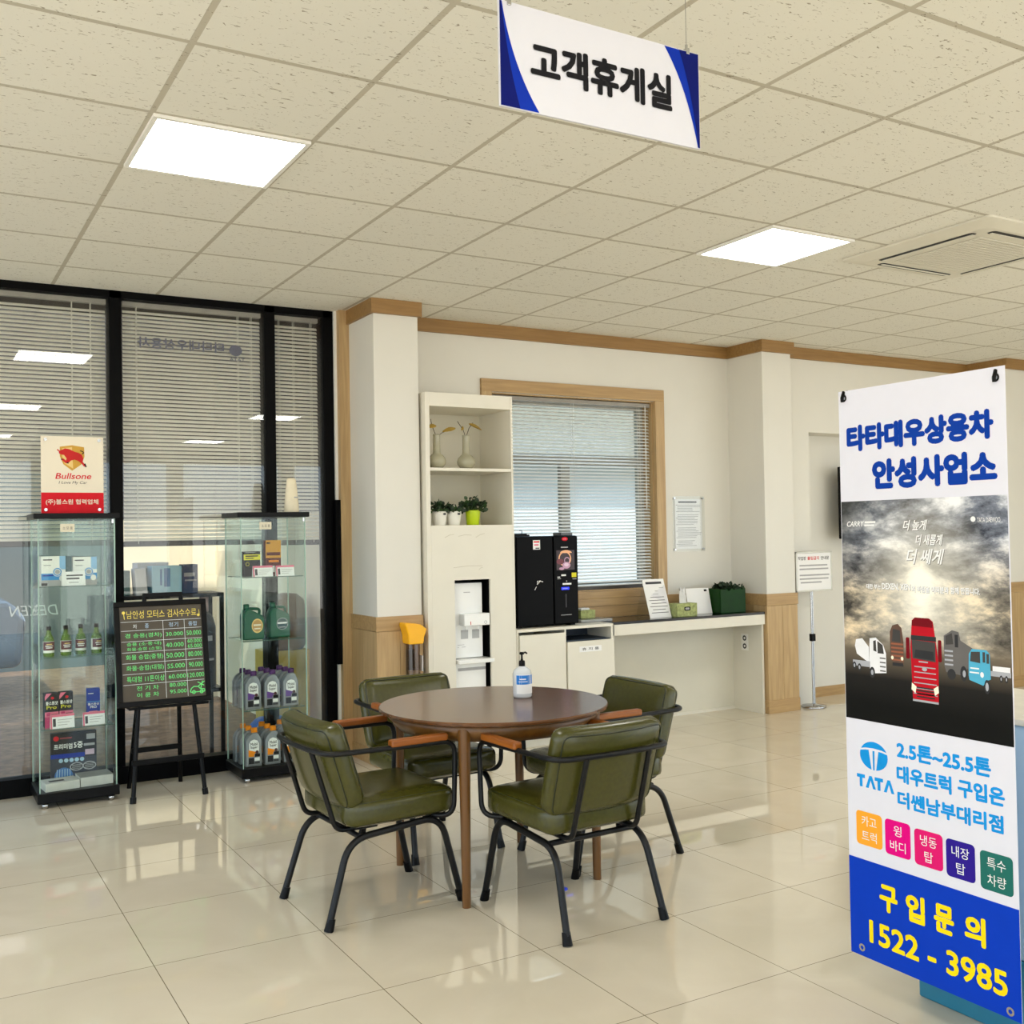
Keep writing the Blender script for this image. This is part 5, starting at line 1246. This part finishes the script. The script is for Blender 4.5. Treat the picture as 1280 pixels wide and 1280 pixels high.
# white mixer
b.flat([(0.050, 0.995), (0.075, 1.0), (0.100, 0.975), (0.100, 0.925), (0.052, 0.95), (0.045, 0.975)], F, wh, D[3]); b.flat([(0.100, 0.925), (0.104, 1.002), (0.128, 1.006), (0.156, 0.985), (0.166, 0.96), (0.166, 0.90), (0.106, 0.893)], F, wh, D[3])
b.flat([(0.118, 0.965), (0.118, 0.995), (0.128, 0.998), (0.130, 0.962)], F, gd, D[4]); b.flat([(0.134, 0.958), (0.134, 0.996), (0.154, 0.985), (0.158, 0.958)], F, gd, D[4])
for k in range(4): b.rect(0.142, 0.164, 0.942 - 0.013 * k, 0.946 - 0.013 * k, F, gy, D[4])
b.rect(0.036, 0.104, 0.912, 0.930, F, lg, D[4])
for x, z, r_ in ((0.042, 0.912, 0.012), (0.062, 0.908, 0.012), (0.112, 0.897, 0.017)): b.disc(x, z, r_ * .62, r_, F, bk, D[5], 14); b.disc(x, z, r_ * .3, r_ * .5, F, lg, D[6], 12)
# bronze dump truck
b.flat([(0.182, 0.945), (0.182, 1.028), (0.192, 1.048), (0.212, 1.054), (0.226, 1.042), (0.232, 1.0), (0.232, 0.932), (0.20, 0.932)], F, M('print umber', (92, 62, 44), .4), D[3]); b.flat([(0.19, 1.0), (0.222, 0.998), (0.220, 1.034), (0.194, 1.038)], F, gd, D[4])
for k in range(5): b.rect(0.186, 0.231, 0.990 - 0.012 * k, 0.995 - 0.012 * k, F, br, D[4])
b.disc(0.190, 0.950, 0.005, 0.006, F, M('print headlamp', (255, 244, 220), .4), D[5], 10); b.disc(0.226, 0.950, 0.005, 0.006, F, M('print headlamp', (255, 244, 220), .4), D[5], 10); b.rect(0.190, 0.230, 0.926, 0.936, F, bk, D[4])
# grey truck
b.flat([(0.374, 0.945), (0.374, 1.03), (0.402, 1.048), (0.424, 1.044), (0.430, 1.02), (0.50, 0.985), (0.50, 0.96), (0.446, 0.94), (0.446, 0.92), (0.380, 0.926)], F, gy, D[3]); b.flat([(0.380, 1.005), (0.380, 1.030), (0.402, 1.04), (0.406, 1.008)], F, gd, D[4]); b.rect(0.411, 0.422, 1.0, 1.036, F, bk, D[4])
for k in range(4): b.rect(0.376, 0.404, 0.985 - 0.013 * k, 0.990 - 0.013 * k, F, lg, D[4])
b.disc(0.398, 0.921, 0.014, 0.016, F, bk, D[5], 14); b.disc(0.438, 0.927, 0.011, 0.022, F, bk, D[5], 14); b.disc(0.440, 0.927, 0.005, 0.010, F, lg, D[6], 12)
# cyan truck with a flat bed
b.flat([(0.454, 0.925), (0.456, 0.985), (0.466, 1.0), (0.512, 1.0), (0.522, 0.99), (0.524, 0.92), (0.512, 0.915), (0.500, 0.90), (0.456, 0.912)], F, cy, D[5]); b.flat([(0.460, 0.965), (0.463, 0.992), (0.492, 0.994), (0.492, 0.962)], F, gd, D[6]); b.rect(0.500, 0.508, 0.965, 0.994, F, gd, D[6]); b.rect(0.512, 0.520, 0.963, 0.990, F, gd, D[6])
b.rect(0.460, 0.488, 0.944, 0.948, F, wh, D[6]); b.rect(0.458, 0.488, 0.932, 0.936, F, wh, D[6]); b.disc(0.497, 0.930, 0.006, 0.008, F, wh, D[6], 10)
b.rect(0.524, 0.586, 0.930, 0.944, F, lg, D[5]); b.rect(0.530, 0.584, 0.944, 0.958, F, wh, D[4]); b.disc(0.512, 0.898, 0.009, 0.020, F, bk, D[6], 16); b.disc(0.512, 0.898, 0.005, 0.012, F, lg, D[7], 12)
for x in (0.556, 0.572): b.disc(x, 0.925, 0.005, 0.010, F, bk, D[6], 12); b.disc(x, 0.925, 0.002, 0.005, F, lg, D[7], 10)
# lower panel
def oval(a0, a1, n=16): return [(0.108 + 0.054 * math.cos(math.radians(a0 + (a1 - a0) * k / n)), 0.636 + 0.044 * math.sin(math.radians(a0 + (a1 - a0) * k / n))) for k in range(n + 1)]
b.disc(0.108, 0.636, 0.054, 0.044, F, TC, D[0], 32)
wb = M('white banner fabric', (224, 224, 236), 0.55, spec=0.12)
b.flat([(0.050, 0.652), (0.075, 0.658), (0.108, 0.660), (0.141, 0.658), (0.166, 0.652), (0.166, 0.647), (0.140, 0.652), (0.127, 0.653), (0.118, 0.600), (0.116, 0.590), (0.111, 0.590), (0.112, 0.652), (0.104, 0.652), (0.105, 0.590), (0.100, 0.590), (0.098, 0.600), (0.089, 0.653), (0.076, 0.652), (0.050, 0.647)], F, wb, D[1])
def stroke(x, z0, z1, w0): b.flat([(x - w0 / 2, z0), (x + w0 / 2, z0), (x + w0 / 2, z1), (x - w0 / 2, z1)], F, TC, D[0])
for x0 in (0.040, 0.110):
    stroke(x0 + 0.016, 0.533, 0.572, 0.011); b.rect(x0, x0 + 0.032, 0.561, 0.572, F, TC, D[1])
    b.flat([(x0 + 0.034, 0.533), (x0 + 0.045, 0.533), (x0 + 0.054, 0.558), (x0 + 0.063, 0.533), (x0 + 0.074, 0.533), (x0 + 0.059, 0.572), (x0 + 0.049, 0.572)], F, TC, D[0])
b.text('2.5톤~25.5톤', 0.196, 0.516, 0.647, 0.699, F, TC, D[0], 0.055)
b.text('대우트럭 구입은', 0.194, 0.556, 0.573, 0.626, F, TC, D[0], 0.055)
b.text('더쎈남부대리점', 0.195, 0.550, 0.498, 0.549, F, TC, D[0], 0.055)
for (x0, x1, z0, z1, c, l1, l2) in ((0.033, 0.134, 0.351, 0.456, (250, 168, 50), '카고', '트럭'), (0.145, 0.239, 0.347, 0.454, (226, 0, 130), '윙', '바디'), (0.253, 0.352, 0.343, 0.449, (222, 24, 112), '냉동', '탑'), (0.363, 0.458, 0.338, 0.446, (44, 24, 142), '내장', '탑'), (0.474, 0.575, 0.333, 0.440, (36, 108, 100), '특수', '차량')):
    b.rect(x0, x1, z0, z1, F, M('tile %d%d%d' % c, c, .55, var=.01, spec=0.12), D[0], 0.012)
    xm = (x0 + x1) / 2
    for s, za, zb in ((l1, z0 + 0.060, z0 + 0.092), (l2, z0 + 0.014, z0 + 0.046)):
        hwid = 0.029 if len(s) == 2 else 0.015
        b.text(s, xm - hwid, xm + hwid, za, zb, F, PAPER, D[1], 0.008)
for s, x0 in (('구', 0.118), ('입', 0.216), ('문', 0.316), ('의', 0.418)): b.text(s, x0, x0 + 0.068, 0.165, 0.248, F, TY_, D[1], 0.06)
b.text('1522 - 3985', 0.075, 0.550, 0.052, 0.124, F, TY_, D[1], 0.045)
b.build('banner_sheet', t)
for x, z in ((0.022, 1.762), (0.562, 1.755), (0.045, 0.026), (0.556, 0.02)):
    b = MB(); b.ring(x, z, 0.006, 0.012, F, CHROME, 0.0012, 16); b.build('grommet', t)
for x, z, s in ((0.022, 1.762, -1), (0.562, 1.755, 1)):
    b = MB(); b.tube([(x, -0.007, BZ + z - 0.012), (x + 0.002, -0.010, BZ + z), (x, 0.0, BZ + z + 0.02), (x, 0.012, BZ + z + 0.024), (x, 0.014, BZ + z)], 0.0055, BLACK, 8); b.build('hook', t)
for (a, c) in (((0.022, 1.92), (0.53, 0.30)), ((0.562, 1.91), (0.06, 0.30))):
    b = MB(); b.tube([(a[0], 0.012, a[1] - 0.02), ((a[0] + c[0]) / 2, 0.055, 1.05), (c[0], 0.03, 0.13)], 0.005, BLACKF, 8); b.build('arm_pole', t)
b = MB(); b.box(0.26, 0.33, 0.035, 0.075, 1.02, 1.09, BLACK, 0.006); b.build('hub', t)

# counter behind the banner
PBL = M('pale blue panel', (166, 196, 222), 0.3, var=.02); TEAL = M('teal panel', (36, 120, 150), 0.35, var=.04)
t = thing('promotion_counter', 'pale blue and teal promotional counter partly hidden by the banner', 'counter', (2.76, 2.24, 0), -PI / 2)
b = MB(); b.box(0.0, 0.95, 0.0, 0.50, 0.225, 0.90, PBL, 0.012, None, 3); b.build('front_panel', t)
b = MB(); b.box(-0.005, 0.955, -0.005, 0.505, 0.0, 0.225, TEAL, 0.006); b.build('base', t)
b = MB(); b.box(-0.012, 0.962, -0.012, 0.512, 0.90, 0.918, M('pale worktop', (220, 216, 204), .35), 0.004); b.build('top', t)
b = MB(); b.box(0, 0.21, 0, 0.297, 0, 0.0012, PAPER)
Ft = lambda x, y, d=0.0: Vector((x, y, 0.0014 + d))
for k in range(9): b.rect(0.02, 0.18 - 0.01 * (k % 3), 0.03 + 0.026 * k, 0.036 + 0.026 * k, Ft, GREYL)
solo('leaflet', b, 'white printed leaflet lying on the pale blue counter', 'leaflet', (2.90, 1.62, 0.918), 0.3)

# ------------------------------------------------------------------ outside, seen through the glass
ASPH = M('weathered concrete yard', (126, 98, 70), 0.9, var=0.3, scale=14, bump=0.4)
struct('ground_outside', MB().box(-14, 16, 6.86, 30, -0.12, -0.04, ASPH))
OUTW = M('cream outside wall', (236, 222, 188), 0.8, var=0.05, scale=2); GAPDARK = M('dark blind gap backing', (60, 52, 44), 0.8)  # dark upper wall colour added to keep the gaps between blind slats dark
b = MB(); b.box(1.72, 2.7, 10.2, 10.5, -0.04, 1.66, OUTW); b.box(1.72, 2.7, 10.2, 10.5, 1.66, 4.6, GAPDARK); b.box(2.62, 2.8, 6.90, 10.5, -0.04, 1.66, OUTW); b.box(2.62, 2.8, 6.90, 10.5, 1.66, 4.6, GAPDARK); struct('wall_outside', b)
b = MB(); b.box(-8, 2.6, 6.92, 8.2, 3.15, 3.3, GAPDARK); struct('added_sky_blocker', b)  # unseen overhang added to block the sky behind the blinds
GY2 = M('grey green yard wall', (62, 74, 70), 0.7, var=0.1, scale=2)
b = MB(); b.box(-9, 2.6, 13.6, 13.9, -0.04, 2.3, GY2); b.box(-9, 2.6, 13.6, 13.9, 2.3, 6.0, GAPDARK); struct('wall_yard', b)
NB = M('pale neighbouring wall', (232, 238, 240), 0.8, var=.03, scale=2)
b = MB(); b.box(2.9, 14, 10.0, 10.2, -0.04, 3.8, NB); b.box(2.9, 14, 9.5, 10.0, 2.32, 3.2, M('grey eave', (150, 144, 130), .8)); struct('wall_neighbour', b)
# parked van
VAN = M('dark slate van paint', (62, 80, 92), 0.25, var=.05); VG = M('van glass', (20, 26, 30), .08)
t = thing('parked_van', 'dark slate van parked outside beyond the cabinet of green bottles', 'van', (-0.6, 11.5, -0.04))
pr = [(-2.0, 0.35), (1.55, 0.35), (1.6, 0.8), (1.45, 0.98), (0.95, 1.06), (0.55, 1.62), (0.3, 1.70), (-1.9, 1.72), (-2.02, 1.2)]
bm = bmesh.new(); vs = [bm.verts.new((p[0], -0.8, p[1])) for p in pr]; f = bm.faces.new(vs)
r = bmesh.ops.extrude_face_region(bm, geom=[f]); bmesh.ops.translate(bm, verts=[v for v in r['geom'] if isinstance(v, bmesh.types.BMVert)], vec=(0, 1.6, 0))
bmesh.ops.bevel(bm, geom=bm.edges[:], offset=0.07, segments=3, affect='EDGES', profile=0.5)
b = MB(); b.addbm(bm, VAN, None, False); b.build('body', t)
b = MB(); F = FR((0, -0.802, 0)); b.flat([(0.86, 1.08), (0.5, 1.56), (0.02, 1.6), (0.02, 1.06)], F, VG); b.flat([(-0.05, 1.06), (-0.05, 1.6), (-0.95, 1.62), (-0.95, 1.06)], F, VG); b.flat([(-1.02, 1.06), (-1.02, 1.62), (-1.85, 1.62), (-1.9, 1.06)], F, VG); b.build('side_windows', t)
for x in (-1.35, 1.0):
    b = MB(); b.tube([(x, -0.82, 0.31), (x, -0.60, 0.31)], 0.31, BLACK, 24); wh_ = b.build('wheel', t)
    MB().tube([(x, -0.832, 0.31), (x, -0.822, 0.31)], 0.18, CHROME, 18).build('hub_cap', wh_)
# rack with boxes directly beyond the glass
t = thing('steel_rack', 'black steel rack outside the glass behind the easel', 'rack', (1.50, 7.18, -0.04))
for z in (1.13, 0.50): MB().box(-0.35, 0.35, -0.16, 0.16, z, z + 0.025, BLACKF, 0.003).build('shelf', t)
for sx in (-1, 1):
    for sy in (-1, 1): MB().box(sx * 0.34 - 0.012, sx * 0.34 + 0.012, sy * 0.15 - 0.012, sy * 0.15 + 0.012, 0, 1.155, BLACKF).build('leg', t)
zr = 1.116
ICE = M('ice blue carton', (158, 204, 220), .5); GRC = M('grey green carton', (96, 124, 120), .5); NVC = M('navy carton', (26, 52, 92), .5); WHC = M('white carton', (214, 214, 212), .5)
b = MB(); b.box(-0.095, 0.095, -0.06, 0.06, 0, 0.185, ICE, 0.002); F = FR((0, -0.0605, 0)); b.rect(-0.02, 0.02, 0.05, 0.17, F, M('mid blue print', (70, 120, 170), 0.55, spec=0.12), 0.0); b.rect(-0.045, -0.032, 0.06, 0.165, F, M('mid blue print', (70, 120, 170), 0.55, spec=0.12), 0.0)
solo('carton', b, 'ice blue carton with blue marks on the rack outside', 'box', (1.492, 7.12, zr), 0.05)
b = MB(); b.box(-0.035, 0.035, -0.05, 0.05, 0, 0.175, WHC, 0.002); solo('carton', b, 'narrow white carton leaning on the rack outside', 'box', (1.338, 7.12, zr), 0.0).rotation_euler = (0, -0.07, 0.05)
b = MB(); b.box(-0.10, 0.10, -0.06, 0.06, 0, 0.205, GRC, 0.002); b.box(-0.101, 0.101, -0.061, 0.061, 0.17, 0.206, WHC); solo('carton', b, 'grey green carton behind the ice blue one on the rack outside', 'box', (1.43, 7.26, zr), 0.1)
b = MB(); b.box(-0.05, 0.05, -0.05, 0.05, 0, 0.19, NVC, 0.002); F = FR((0, -0.0504, 0)); b.rect(-0.04, 0.03, 0.11, 0.135, F, GREYL, 0); b.rect(-0.035, 0.04, 0.08, 0.09, F, GREYL, 0); solo('carton', b, 'navy carton beside the ice blue one on the rack outside', 'box', (1.655, 7.16, zr), 0.0)
b = MB(); b.box(-0.03, 0.03, -0.05, 0.05, 0, 0.16, GRC, 0.002); solo('carton', b, 'small grey green carton at the mullion end of the rack outside', 'box', (1.24, 7.16, zr), 0.1)
t = thing('black_canister', 'black plastic canister with pinkish cap outside, between easel and oil cabinet', 'canister', (1.745, 7.12, 0.486))
b = MB(); b.lathe([(0.001, 0), (0.07, 0), (0.075, 0.01), (0.075, 0.40), (0.06, 0.46), (0.025, 0.50), (0.022, 0.53), (0.001, 0.53)], M('black canister plastic', (16, 22, 32), .3), n=24); b.build('body', t)
b = MB(); b.lathe([(0.03, 0.50), (0.03, 0.60), (0.001, 0.60)], M('dusty pink cap', (196, 168, 164), .5), n=18); b.build('cap', t)
b = MB(); wrap(b, 0.0755, 225, 300, 0.31, 0.345, GREYL, 8); wrap(b, 0.0755, 260, 310, 0.18, 0.195, GREYL, 6); b.build('marking', t)
b = MB(); b.box(-0.16, 0.16, -0.14, 0.14, 0, 0.70, M('straw yellow carton', (214, 182, 84), .6), 0.004); solo('tall_carton', b, 'straw yellow tall carton outside by the jamb', 'box', (2.66 - 0.26, 7.5, -0.04 + 0.0))
b = MB(); b.lathe([(0.001, 0), (0.13, 0), (0.15, 0.03), (0.155, 0.28), (0.14, 0.36), (0.09, 0.40), (0.001, 0.41)], M('tan leather stool', (128, 92, 66), .5), n=28); solo('tan_drum', b, 'tan rounded drum sitting on the straw yellow carton outside', 'drum', (2.42, 7.5, 0.66))
b = MB(); b.rbox((0, 0, 0.13), (0.14, 0.12, 0.13), 0.08, M('bright blue bag', (40, 110, 200), .35, var=.2), 0.01); solo('blue_bag', b, 'bright blue plastic bag on the ground outside by the jamb', 'bag', (2.22, 7.2, -0.04))

# reversed lettering stuck on the outside of the glass
DEC = M('slate decal', (86, 88, 110), .5); DECW = M('pale decal', (206, 212, 214), .5)
b = MB(); F = FR((0, 0, 0)); 
b.text('타타대우상용차', 1.265, 1.80, 2.665, 2.735, F, DEC, 0, 0.03, 0, True); b.disc(1.875, 2.69, 0.042, 0.036, F, DEC, 0, 20); b.text('TATA', 1.835, 1.935, 2.622, 2.642, F, DEC, 0, .02, 0, True)
solo('window_decal', b, 'slate reversed company lettering on the glass above the easel', 'decal', (0, GY + 0.030, 0))
b = MB(); b.text('DEXEN', 0.535, 0.80, 1.04, 1.10, F, DECW, 0, 0.0, 0.2, True)
solo('window_decal', b, 'pale reversed model lettering on the glass beside the cabinet of bottles', 'decal', (0, GY + 0.030, 0))
